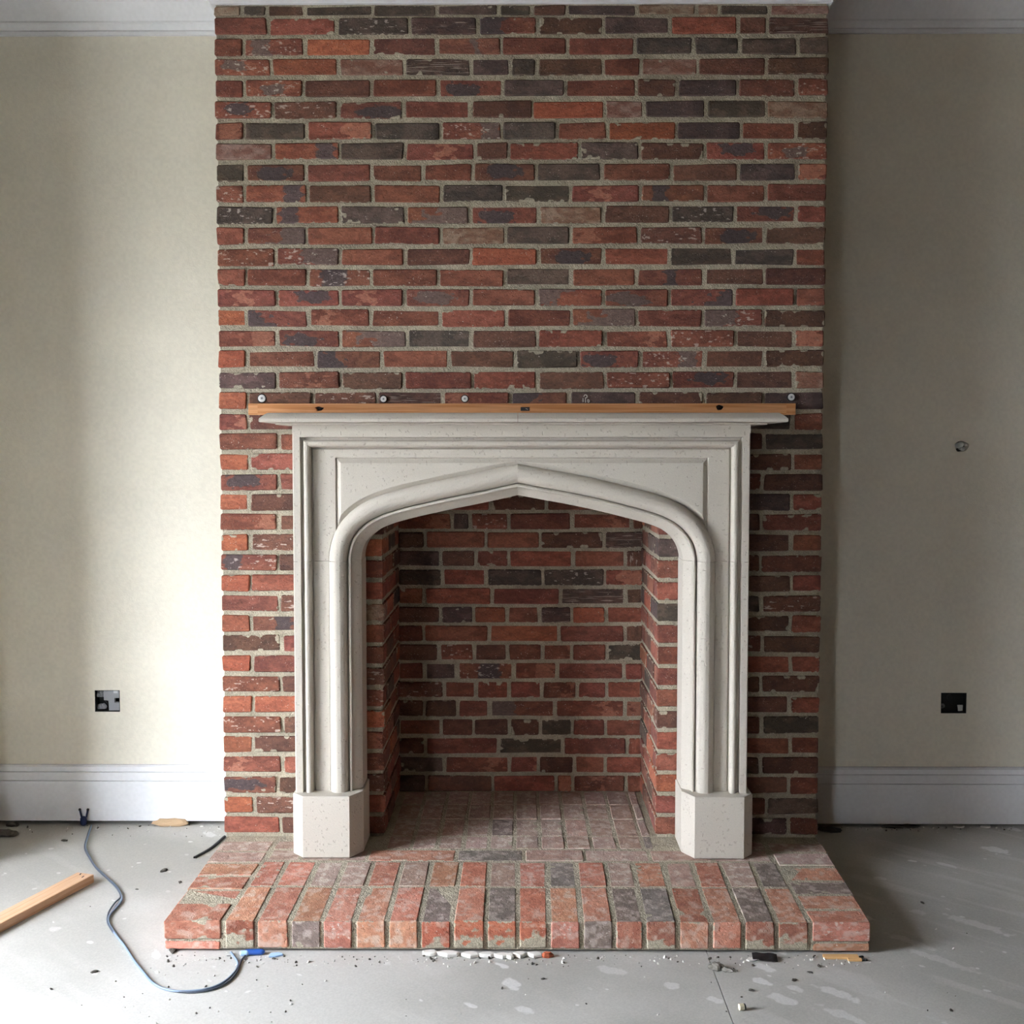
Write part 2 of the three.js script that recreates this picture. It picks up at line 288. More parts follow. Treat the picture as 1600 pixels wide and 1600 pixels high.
// left wall and window out of view, placed to light the fireplace from the left
{
  // in x-y of a slab turned a quarter: slab x runs along -z
  const g = slab([[-Z_BACK - 0.1, 0], [-Z_NIB + 0.02, 0], [-Z_NIB + 0.02, CEIL], [-Z_BACK - 0.1, CEIL]], -0.25, 0, [[[-WIN.z1, WIN.y0], [-WIN.z1, WIN.y1], [-WIN.z0, WIN.y1], [-WIN.z0, WIN.y0]]]);
  g.rotateY(Math.PI / 2); g.translate(X_LEFT, 0, 0);
  struct('wall_left', g, bare);
  const w = new THREE.Group(); w.name = 'unseen_window_1'; w.userData.kind = 'structure'; scene.add(w);
  const fx = X_LEFT - 0.2, t = 0.05, zm = (WIN.z0 + WIN.z1) / 2;
  for (const [a, b, c, d] of [[WIN.z0, WIN.y0, WIN.z0 + t, WIN.y1], [WIN.z1 - t, WIN.y0, WIN.z1, WIN.y1], [WIN.z0 + t, WIN.y0, WIN.z1 - t, WIN.y0 + t], [WIN.z0 + t, WIN.y1 - t, WIN.z1 - t, WIN.y1], [zm - 0.03, WIN.y0 + t, zm + 0.03, WIN.y1 - t]]) mesh('window_frame', box(fx, b, a, fx + 0.06, d, c), M.trim, w);
  const glass = new THREE.MeshPhysicalMaterial({ color: 0xffffff, roughness: 0, transmission: 1, thickness: 0, ior: 1.5 });
  for (const [a, b] of [[WIN.z0 + t, zm - 0.03], [zm + 0.03, WIN.z1 - t]]) mesh('window_pane', box(fx + 0.028, WIN.y0 + t, a, fx + 0.029, WIN.y1 - t, b), glass, w);
  mesh('window_sill', box(X_LEFT - 0.14, WIN.y0 - 0.03, WIN.z0 - 0.06, X_LEFT + 0.06, WIN.y0, WIN.z1 + 0.06, 0.008), M.trim, w);
  const w2 = new THREE.Group(); w2.name = 'unseen_window_2'; w2.userData.kind = 'structure'; scene.add(w2);  // window out of view behind the camera, placed to light the right wall
  for (const [a, b, c, d] of [[WIN2.x0, WIN2.y0, WIN2.x0 + t, WIN2.y1], [WIN2.x1 - t, WIN2.y0, WIN2.x1, WIN2.y1], [WIN2.x0 + t, WIN2.y0, WIN2.x1 - t, WIN2.y0 + t], [WIN2.x0 + t, WIN2.y1 - t, WIN2.x1 - t, WIN2.y1]]) mesh('window_frame', box(a, b, Z_BACK + 0.14, c, d, Z_BACK + 0.2), M.trim, w2);
  mesh('window_pane', box(WIN2.x0 + t, WIN2.y0 + t, Z_BACK + 0.17, WIN2.x1 - t, WIN2.y1 - t, Z_BACK + 0.171), glass, w2);
  struct('ground', box(-45, -0.4, -25, 30, -0.25, 50), std({ color: 0x7c7a74, roughness: 1 }));
}

// skirting boards and cornices
{
  const zf = ZW, py = (y) => at(200, y, ZW + 0.02).y, pr = (y) => at(1450, y, ZW + 0.02).y;
  const prof = (Y, a) => [[0, Y(a[3]) ], [-0.02, Y(a[3])], [-0.02, Y(a[2] + 0.7)], [-0.0145, Y(a[2] + 0.5)], [-0.0145, Y(a[2] - 0.7)], [-0.0195, Y(a[2] - 1.2)], [-0.019, Y(a[1] + 1)], [-0.0125, Y(a[1] + 0.5)], [-0.0125, Y(a[1] - 0.6)], [-0.017, Y(a[1] - 1.1)], [-0.0155, Y(a[0] + 3)], [-0.009, Y(a[0] + 0.6)], [0, Y(a[0])]];
  struct('baseboard_left', sweepPlan(prof(py, [1196, 1206, 1220, 1282.5]), [[X_NIB, -Z_NIB], [X_NIB, -zf], [XL + 0.03, -zf]], 0.5), M.trim, 'white grooved skirting board left of the chimney breast');
  struct('baseboard_right', sweepPlan(prof(pr, [1200, 1210.5, 1225, 1287.5]), [[XR - 0.03, -zf], [X_RIGHT, -zf]], 0.5), M.trim, 'white grooved skirting board right of the chimney breast');
  const cyl = (y) => at(180, y, ZW + 0.02).y, cyr = (y) => at(1450, y, ZW + 0.02).y;
  const cor = (b, s1, s2, top) => [[0, b], [-0.014, b], [-0.016, b + 0.012], [-0.012, b + 0.018], [-0.024, s1 - 0.004], [-0.032, s1], [-0.032, s1 + 0.006], [-0.04, s1 + 0.02], [-0.056, s2 - 0.03], [-0.075, s2 - 0.01], [-0.088, s2], [-0.088, s2 + 0.012], [-0.1, s2 + 0.016], [-0.1, top], [0, top]];
  struct('trim_1', sweepPlan(cor(cyl(54), cyl(37), cyl(7), CEIL), [[X_NIB, -Z_NIB], [X_NIB, -zf], [XL + 0.03, -zf]], 0.5), M.trim, 'white cornice above the left alcove wall');
  struct('trim_2', sweepPlan(cor(cyr(50), cyr(34), cyr(3), CEIL), [[XR - 0.03, -zf], [X_RIGHT, -zf]], 0.5), M.trim, 'white cornice above the right alcove wall');
  struct('trim_3', sweepPlan(cor(YTOP, YTOP + 0.04, YTOP + 0.1, CEIL), [[XL + 0.004, -ZW], [XL + 0.004, 0], [XR - 0.004, 0], [XR - 0.004, -ZW]], 0.5), M.trim, 'white cornice capping the top of the brick chimney breast');
}

// ------------------------------------------------------------------ bricks
// a chamfered block from eight corners; every face takes its own cell of the atlas
function block(C, ch, tones, rnd) { // C(sx, sy, sz) -> Vector3, tones: { z, x, y } letters
  const pos = [], nor = [], uv = [], c = {}, vx = {};
  const S = [-1, 1], key = (a, b, d) => `${a}${b}${d}`;
  for (const a of S) for (const b of S) for (const d of S) c[key(a, b, d)] = C(a, b, d);
  const L = { x: c[key(1, 1, 1)].distanceTo(c[key(-1, 1, 1)]), y: c[key(1, 1, 1)].distanceTo(c[key(1, -1, 1)]), z: c[key(1, 1, 1)].distanceTo(c[key(1, 1, -1)]) };
  const map = {};
  for (const [f, u, w] of [['x', 'z', 'y'], ['y', 'x', 'z'], ['z', 'x', 'y']]) for (const s of S) {
    const swap = L[u] < L[w], long = Math.max(L[u], L[w]), short = Math.min(L[u], L[w]);
    const list = cellsOf[tones[f]], cell = list[Math.floor(rnd() * list.length)], du = Math.min(1, long / 0.215), off = rnd() < 0.5 ? 0 : 1 - du, fl = rnd() < 0.5 && tones[f] !== 'F';
    const dv = Math.min(1, short / 0.058), fv = tones[f] !== 'F' && rnd() < 0.5;
    map[f + s] = (q) => { let a = (q[u] + 1) / 2, b = (q[w] + 1) / 2; if (swap && tones[f] !== 'F') [a, b] = [b, a]; if (fl) a = 1 - a; if (fv) b = 1 - b; return [(cell[0] * CW + 1.5 + (off + a * du) * (CW - 3)) / AT, (cell[1] * CH + 1.5 + b * dv * (CH - 3)) / AT]; };
  }
  const fn = (f, s) => { const q = { x: 0, y: 0, z: 0 }; q[f] = s; return q; };
  const dir = { x: c[key(1, 1, 1)].clone().sub(c[key(-1, 1, 1)]).normalize(), y: c[key(1, 1, 1)].clone().sub(c[key(1, -1, 1)]).normalize(), z: c[key(1, 1, 1)].clone().sub(c[key(1, 1, -1)]).normalize() };
  for (const a of S) for (const b of S) for (const d of S) {
    const p = c[key(a, b, d)], ex = c[key(-a, b, d)].clone().sub(p).normalize(), ey = c[key(a, -b, d)].clone().sub(p).normalize(), ez = c[key(a, b, -d)].clone().sub(p).normalize();
    vx['x' + key(a, b, d)] = p.clone().addScaledVector(ey, ch).addScaledVector(ez, ch);
    vx['y' + key(a, b, d)] = p.clone().addScaledVector(ex, ch).addScaledVector(ez, ch);
    vx['z' + key(a, b, d)] = p.clone().addScaledVector(ex, ch).addScaledVector(ey, ch);
  }
  const sgn = (f, k) => { const m = k.match(/-?1/g).map(Number); return m['xyz'.indexOf(f)]; };
  const N = V();
  function tri(list, face, side) {
    const P = list.map(([f, k]) => vx[f + k]); N.crossVectors(P[1].clone().sub(P[0]), P[2].clone().sub(P[0]));
    const out = V(); list.forEach(([f, k]) => out.addScaledVector(dir[f], sgn(f, k)));
    const order = N.dot(out) < 0 ? [0, 2, 1] : [0, 1, 2];
    for (const i of order) {
      const [f, k] = list[i], m = k.match(/-?1/g).map(Number), sides = { x: m[0], y: m[1], z: m[2] };
      pos.push(...P[i].toArray()); nor.push(...dir[f].clone().multiplyScalar(sgn(f, k)).toArray());
      const q = { ...sides }; // position within the face that paints it
      for (const ax of 'xyz') if (ax !== face) q[ax] = sides[ax] * (1 - (f === ax ? 0 : 2 * ch / L[ax]));
      uv.push(...map[face + side](q));
    }
  }
  const quad = (A, B, Cc, D, face, side) => { tri([A, B, Cc], face, side); tri([A, Cc, D], face, side); };
  for (const s of S) {
    quad(['x', key(s, -1, -1)], ['x', key(s, 1, -1)], ['x', key(s, 1, 1)], ['x', key(s, -1, 1)], 'x', s);
    quad(['y', key(-1, s, -1)], ['y', key(1, s, -1)], ['y', key(1, s, 1)], ['y', key(-1, s, 1)], 'y', s);
    quad(['z', key(-1, -1, s)], ['z', key(1, -1, s)], ['z', key(1, 1, s)], ['z', key(-1, 1, s)], 'z', s);
  }
  for (const a of S) for (const b of S) {
    quad(['x', key(a, b, -1)], ['x', key(a, b, 1)], ['y', key(a, b, 1)], ['y', key(a, b, -1)], 'y', b);
    quad(['x', key(a, -1, b)], ['x', key(a, 1, b)], ['z', key(a, 1, b)], ['z', key(a, -1, b)], 'z', b);
    quad(['y', key(-1, a, b)], ['y', key(1, a, b)], ['z', key(1, a, b)], ['z', key(-1, a, b)], 'z', b);
  }
  for (const a of S) for (const b of S) for (const d of S) tri([['x', key(a, b, d)], ['y', key(a, b, d)], ['z', key(a, b, d)]], 'z', d);
  const g = new THREE.BufferGeometry();
  g.setAttribute('position', new THREE.Float32BufferAttribute(pos, 3)); g.setAttribute('normal', new THREE.Float32BufferAttribute(nor, 3)); g.setAttribute('uv', new THREE.Float32BufferAttribute(uv, 2));
  return g;
}
const BR = mulberry(99);
function brickBox(parent, x0, y0, z0, x1, y1, z1, tone, ch = 0.0045, jit = 0.0016, name = 'brick') {
  const jig = {}, T = typeof tone === 'string' ? { x: tone, y: tone, z: tone } : tone;
  const cx = (x0 + x1) / 2, cy = (y0 + y1) / 2, cz = (z0 + z1) / 2;
  const g = block((a, b, d) => { const j = jig[`${a}${b}${d}`] ??= [rr(-jit, jit, BR), rr(-jit, jit, BR), rr(-jit, jit, BR)]; return V((a > 0 ? x1 : x0) - cx + j[0], (b > 0 ? y1 : y0) - cy + j[1], (d > 0 ? z1 : z0) - cz + j[2]); }, ch, T, BR);
  const m = mesh(name, g, M.brick, parent); m.position.set(cx, cy, cz); return m;
}

// chimney breast: per course the joints (pixels of the photograph along the wall face) and the tone of every brick
const TOP = [
  [16, 'pdbddddbdppdpb', [378, 417, 476, 582, 682, 779, 831, 886, 995, 1088, 1125, 1203]],
  [40, 'rrdsmbdrbs', [419, 526, 640, 747, 840, 943, 1047, 1153, 1199]],
  [72, 'rmobmrrdddd', [381, 476, 580, 682, 784, 886, 993, 1084, 1156, 1247]],
  [104, 'mopsddbrpbb', [424, 529, 632, 737, 798, 839, 942, 1001, 1091, 1197]],
  [137, 'rmbrmdrbdbr', [381, 474, 580, 685, 786, 883, 995, 1058, 1153, 1245]],
  [171, 'mbmrbopddp', [426, 529, 631, 736, 832, 945, 1007, 1104, 1198]],
  [204, 'rdrdmdrodrb', [382, 479, 584, 688, 784, 871, 949, 1057, 1158, 1245]],
  [236, 'pmdrbrdbmm', [427, 531, 633, 742, 795, 905, 1000, 1102, 1197]],
  [269, 'dmrrrmdrbdr', [383, 478, 580, 661, 739, 838, 940, 1049, 1154, 1245]],
  [302, 'rmbrddrmrr', [382, 481, 582, 690, 787, 892, 1001, 1102, 1197]],
  [335, 'dmdmmpbdmr', [429, 531, 634, 735, 842, 943, 1048, 1149, 1245]],
  [368, 'rmrrpdrbmb', [384, 479, 583, 689, 790, 892, 998, 1099, 1195]],
  [401, 'rmrbomrddr', [431, 532, 633, 736, 841, 943, 1046, 1147, 1243]],
  [433, 'rrmrrdrmbb', [385, 481, 580, 685, 790, 892, 995, 1100, 1195]],
  [465, 'rmrmrmmmrr', [432, 531, 632, 736, 839, 943, 1046, 1147, 1242]],
  [497, 'omrrrrmrmb', [385, 482, 580, 688, 791, 893, 995, 1099, 1193]],
  [529, 'rmmdbrrrbr', [433, 532, 636, 736, 840, 944, 1046, 1149, 1241]],
  [561, 'ormrbdmmbb', [386, 493, 596, 702, 805, 905, 1001, 1101, 1194]],
  [594, 'drbrrbrmbp', [434, 533, 631, 738, 840, 946, 1049, 1149, 1241]],
  [626, 'obbsrmdbbd', [387, 489, 590, 692, 797, 889, 997, 1101, 1194]],
];
const LOW = [['rb', 388, 'dr', 1239], ['rr', 436, 'bd', 1194], ['or', 390, 'br', 1238], ['mr', 435, 'bb', 1192], ['ob', 390, 'dr', 1237], ['rb', 435, 'br', 1190], ['ob', 391, 'br', 1237], ['mb', 435, 'bb', 1189], ['or', 392, 'br', 1237], ['rb', 437, 'db', 1190], ['om', 392, 'br', 1235], ['br', 440, 'bb', 1191], ['or', 394, 'rr', 1235], ['rb', 439, 'bb', 1189], ['oo', 396, 'br', 1234], ['rb', 441, 'bd', 1190], ['ob', 395, 'rr', 1235], ['rr', 441, 'db', 1188], ['mb', 433, 'br', 1233], ['ob', 398, 'bd', 1197], ['rb', 439, 'db', 1232]];
const breast = new THREE.Group(); breast.name = 'wall_breast';
tag(breast, 'red brick chimney breast of mottled reclaimed bricks behind the stone surround', null, null, 'structure'); scene.add(breast);
{
  mesh('mortar', slab(rect(XL + 0.006, 0, XR - 0.006, YTOP + 0.12), FB_Z - 0.25, -0.0055, [[[-FBX - 0.09, 0.01], [-FBX - 0.09, FB_TOP + 0.06], [FBX + 0.09, FB_TOP + 0.06], [FBX + 0.09, 0.01]]]), M.mortar, breast);
  const course = (yc, hPx, segs) => segs.forEach(([x0, x1, tone, e0, e1]) => {
    const y1 = at(813, yc - hPx / 2, 0).y, y0 = at(813, yc + hPx / 2, 0).y, g = rr(0.0045, 0.0068, BR), g2 = rr(0.0045, 0.0068, BR);
    const X0 = e0 ? XL : at(x0, yc, 0).x + g, X1 = e1 ? XR : at(x1, yc, 0).x - g2, tilt = rr(-0.0012, 0.0012, BR), pr = rr(-0.003, 0.0035, BR);
    brickBox(breast, X0, y0 + tilt, -0.1, X1, y1 + tilt, pr, tone, 0.0048, 0.0026);
  });
  TOP.forEach(([yc, tones, js], k) => {
    const e = [0, ...js, 1600];
    course(k ? yc : 15.5, k ? 26 : 15, e.slice(0, -1).map((x, i) => [x, e[i + 1], tones[i] ?? 'r', i === 0, i === e.length - 2]));
  });
  LOW.forEach(([tl, jl, tr, jr], k) => {
    const yc = 658.5 + 31.6 * k;
    course(yc, 25.2, [[0, jl, tl[0], true, false], [jl, 474, tl[1], false, false], [1155, jr, tr[0], false, false], [jr, 1600, tr[1], false, true]]);
    if (k === 0) course(yc, 25.2, [[474, 577, 'r'], [577, 680, 'b'], [680, 783, 'r'], [783, 886, 'r'], [886, 989, 'b'], [989, 1092, 'r'], [1092, 1155, 'b']]);
  });
  // chalk scribble left by the builders
  const strokes = [[[912, 620], [914, 617], [917, 618], [917, 621], [914, 622]], [[911, 622], [911, 628]], [[914.5, 622.5], [915, 629]], [[917.5, 626], [919, 624.5], [921, 626.5], [919.5, 628.5], [917.8, 627]]];
  const parts = strokes.map((s) => { const c = new THREE.CatmullRomCurve3(s.map(([x, y]) => { const p = at(x, y, 0.004); return p; })); return new THREE.TubeGeometry(c, 14, 0.0017, 5); });
  tag(mesh('chalk_mark', merge(parts), M.chalk, breast), 'white chalk scribble on a brick');
}

// firebox: brick jambs, reveals, back wall
const firebox = new THREE.Group(); firebox.name = 'wall_firebox';
tag(firebox, 'brick lined firebox inside the stone surround', null, null, 'structure'); scene.add(firebox);
{
  const Y0 = HEARTH_H, top = FB_TOP;
  mesh('mortar', slab(rect(-0.56, 0.012, 0.56, top + 0.05), FB_Z - 0.2, FB_Z - 0.0055, []), M.mortar, firebox);
  mesh('mortar', box(-0.565, 0.012, FB_Z - 0.1, -FBX - 0.0055, top + 0.02, -0.006), M.mortar, firebox);
  mesh('mortar', box(FBX + 0.0055, 0.012, FB_Z - 0.1, 0.565, top + 0.02, -0.006), M.mortar, firebox);
  mesh('concrete_lintel', box(-0.566, top, FB_Z - 0.1, 0.566, top + 0.055, -0.012), M.mortar, firebox);
  // back wall courses
  const rows = [
    [766, 854], [706, 735, 795, 893.6, 988], [664, 759.5, 844, 944], [688.6, 743, 795, 896, 977.6], [691, 760, 848, 945], [663, 769, 876, 977.6], [688.6, 740, 792, 843, 893.6, 947], [662, 764, 874, 977], [686, 741, 793, 847, 894.5, 948],
    [663, 714, 803, 870, 975], [693, 744, 796, 847, 902, 948], [663, 715, 764, 867, 976], [689.5, 740, 796, 844, 894.5, 946], [665, 778, 880.5, 980], [694, 796, 842, 897, 946], [666, 770, 869, 895, 977.6]];
  const tones = ['rb', 'rdrrrr', 'brrbs', 'dbrrrb', 'drddr', 'rrrsb', 'bdorsor', 'brorb', 'brbrrrd', 'rdmrrr', 'brrrrrr', 'bbrmrr', 'rbbbdrr', 'brdrrp', 'drrbrr', 'dbrrrr'];
  rows.forEach((js, k) => {
    const yc = 785 + 29.3 * k, e = [620, ...js, 1012], y1 = at(813, yc - 12.2, FB_Z).y, y0 = at(813, yc + 12.2, FB_Z).y;
    for (let i = 0; i < e.length - 1; i++) {
      const a = i === 0 ? -FBX_BACK - 0.012 : at(e[i], yc, FB_Z).x + rr(0.0045, 0.008, BR), b = i === e.length - 2 ? FBX_BACK + 0.012 : at(e[i + 1], yc, FB_Z).x - rr(0.0045, 0.008, BR);
      brickBox(firebox, a, y0, FB_Z - 0.08, b, y1, FB_Z + rr(-0.004, 0.003, BR), tones[k][i] ?? 'r', 0.005, 0.002);
    }
  });
  // jambs and reveals
  for (const s of [-1, 1]) for (let k = 0; k < 17; k++) {
    const p = 0.0755, y0 = Y0 + 0.006 + k * p, y1 = y0 + 0.0615; if (y1 > top) break;
    const odd = (k + (s > 0 ? 0 : 1)) % 2, cuts = odd ? [0, -0.105, -0.325, FB_Z] : [0, -0.215, -0.435, FB_Z];
    const seq = s < 0 ? 'robrrbrrorbrrpr' : 'rdrrrorrbrrrrdr';
    for (let i = 0; i < 3; i++) {
      const za = cuts[i] - (i ? 0.005 : 0), zb = cuts[i + 1] + (i < 2 ? 0.005 : 0.0), t = i === 0 ? seq[(k + 3) % seq.length] : 'rrbrobd'[(k * 3 + i * 2) % 7];
      const inner = FBX + rr(-0.003, 0.003, BR), f = rr(-0.003, 0.002, BR);
      brickBox(firebox, s < 0 ? -0.566 : inner, y0, zb, s < 0 ? -inner : 0.566, y1, i ? za : f, t, 0.0045, 0.0016);
    }
  }
}

// ------------------------------------------------------------------ hearth
const hearth = thing('brick_hearth', 'raised red brick hearth on the floor in front of the fireplace, pale with plaster dust', 'hearth');
{
  const Y = HEARTH_H, T = (px, py) => atY(px, py, Y), fl = T(255.5, 1438), fr = T(1361, 1441), bl = T(353, 1306), br = T(1278, 1308);
  const xl = (z) => lerp(fl.x, bl.x, (z - fl.z) / (bl.z - fl.z)), xr = (z) => lerp(fr.x, br.x, (z - fr.z) / (br.z - fr.z));
  const ZF = (fl.z + fr.z) / 2, HR = mulberry(31), MAP = { r: 'R', o: 'R', b: 'R', d: 'D', m: 'R', p: 'G' };
  // bedding mortar
  const bed = shapeOf([[fl.x + 0.006, -(ZF - 0.006)], [fr.x - 0.006, -(ZF - 0.006)], [br.x - 0.006, 0.001], [bl.x + 0.006, 0.001]]);
  const bg = new THREE.ExtrudeGeometry(bed, { depth: Y - 0.0035 - 0.008, bevelEnabled: false }); bg.rotateX(-Math.PI / 2); bg.translate(0, 0.008, 0);
  const floorBed = box(-FBX - 0.02, 0.012, FB_Z - 0.02, FBX + 0.02, Y - 0.004, -0.004);
  mesh('mortar', boxUV(bg), M.mortar, hearth); mesh('mortar', floorBed, M.mortar, firebox);
  const quad = (za, zb, xa0, xa1, xb0, xb1, tone, y0 = 0.012, y1 = Y - 0.0015, ch = 0.004, parent = hearth) => { // za front, zb back; x at the front and at the back
    const j = {}, dy = rr(-0.0015, 0.0015, HR), tn = typeof tone === 'string' ? { x: tone, y: tone, z: tone } : tone;
    const cx = (xa0 + xa1 + xb0 + xb1) / 4, cz = (za + zb) / 2, cy = (y0 + y1) / 2;
    const g = block((a, b, d) => { const q = j[`${a}${b}${d}`] ??= [rr(-0.0016, 0.0016, HR), rr(-0.0012, 0.0012, HR), rr(-0.0016, 0.0016, HR)]; return V((d > 0 ? (a > 0 ? xa1 : xa0) : (a > 0 ? xb1 : xb0)) - cx + q[0], (b > 0 ? y1 + dy : y0) - cy + q[1], (d > 0 ? za : zb) - cz + q[2]); }, ch, tn, HR);
    const m = mesh('brick', g, M.brick, parent); m.position.set(cx, cy, cz);
  };
  const zOf = (py) => T(813, py).z;
  const F = [347.5, 399, 452, 502, 552.5, 604.5, 655, 706, 759, 809, 857.5, 909, 960, 1007.6, 1060, 1111, 1162, 1213.6, 1266], B = [410, 448.7, 497.5, 540, 584, 629.5, 675, 721, 764, 809, 855, 900, 945, 987, 1034, 1080, 1123, 1172, 1212];
  const zFr = ZF, zBk = zOf(1346), xf = F.map((x) => T(x, 1440).x), xb = B.map((x) => T(x, 1346).x), jx = (i, z) => lerp(xf[i], xb[i], (z - zFr) / (zBk - zFr));
  const front = 'rrrrrrdrdrrrddrrdr', frontFace = 'FRDRRRFFFFRDRFRRFF', second = 'rrpprprrprdrprprpd', g = 0.0062, m1 = zOf(1385);
  for (let i = 0; i < 18; i++) {
    const a = zFr, b = m1 + 0.006, c = m1 - 0.006, d = zBk + 0.004;
    quad(a, b, jx(i, a) + g, jx(i + 1, a) - g, jx(i, b) + g, jx(i + 1, b) - g, { y: MAP[front[i]], z: frontFace[i], x: MAP[front[i]] });
    quad(c, d, jx(i, c) + g, jx(i + 1, c) - g, jx(i, d) + g, jx(i + 1, d) - g, MAP[second[i]]);
  }
  // end blocks laid sideways
  const rowsL = [[1438, 1413], [1410, 1391.5], [1389, 1370.5], [1367.5, 1350], [1347, 1332], [1329.5, 1315]], rowsR = [[1441, 1421], [1418, 1397], [1394.5, 1376], [1373.5, 1353.5], [1350, 1332], [1329, 1316]];
  rowsL.forEach(([p, q], k) => { const a = k ? zOf(p) : zFr, b = zOf(q); quad(a, b, xl(a), jx(0, a) - g, xl(b), jx(0, b) - g, k > 3 ? 'G' : 'R', k ? 0.03 : 0.036); });
  rowsR.forEach(([p, q], k) => { const a = k ? zOf(p) : zFr, b = zOf(q); quad(a, b, jx(18, a) + g, xr(a), jx(18, b) + g, xr(b), k === 2 ? 'D' : k > 3 ? 'G' : 'R', k ? 0.03 : 0.036); });
  quad(zFr - 0.002, zOf(1413), xl(zFr) + 0.002, jx(0, zFr) - g - 0.004, xl(zOf(1413)) + 0.002, jx(0, zFr), 'R', 0.006, 0.029);
  quad(zFr - 0.002, zOf(1421), jx(18, zFr) + g + 0.004, xr(zFr) - 0.002, jx(18, zFr), xr(zOf(1421)) - 0.002, 'R', 0.006, 0.029);
  quad(zOf(1414), 0.02, xl(zOf(1414)) + 0.001, xl(zOf(1414)) + 0.1, bl.x + 0.001, bl.x + 0.1, 'R', 0.006, 0.025);
  quad(zOf(1414), 0.02, xr(zOf(1414)) - 0.1, xr(zOf(1414)) - 0.001, br.x - 0.1, br.x - 0.001, 'R', 0.006, 0.025);
  // strip of stretchers behind the columns, either side of and between the plinths
  const za = zOf(1344), zb = zOf(1328), xs = [jx(0, za) + g, T(470, 1338).x, T(575, 1336).x, T(713, 1336).x, T(819, 1336).x, T(913, 1336).x, T(1015, 1336).x, T(1110, 1336).x, jx(18, za) - g];
  for (let i = 0; i < xs.length - 1; i++) quad(za, zb, xs[i] + 0.005, xs[i + 1] - 0.005, xs[i] + 0.005, xs[i + 1] - 0.005, i === 3 ? 'D' : i === 2 ? 'R' : 'G');
  const zc = zOf(1326), zd = zOf(1314);
  quad(zc, zd, jx(0, zc) + g, T(480, 1320).x, jx(0, zd) + g, T(480, 1320).x, 'G'); quad(zc, zd, T(1150, 1320).x, jx(18, zc) - g, T(1150, 1320).x, jx(18, zd) - g, 'G');
  // firebox floor bricks running back
  const Z = [zc - 0.004, -0.004, -0.195, -0.375, FB_Z + 0.004], x0 = T(683.5, 1320).x, pitch = (T(1005, 1320).x - x0) / 8;
  for (let c = -4; c < 10; c++) for (let r = 0; r < 4; r++) {
    const a = Math.max(x0 + (c - 1) * pitch + 0.005, -FBX + 0.012), b = Math.min(x0 + c * pitch - 0.005, FBX - 0.02);
    if (b - a > 0.025) quad(Z[r] - 0.004, Z[r + 1] + 0.004, a, b, a, b, HR() < 0.1 ? 'D' : 'G', 0.02, Y - 0.0015, 0.004, r ? firebox : hearth);
  }
}

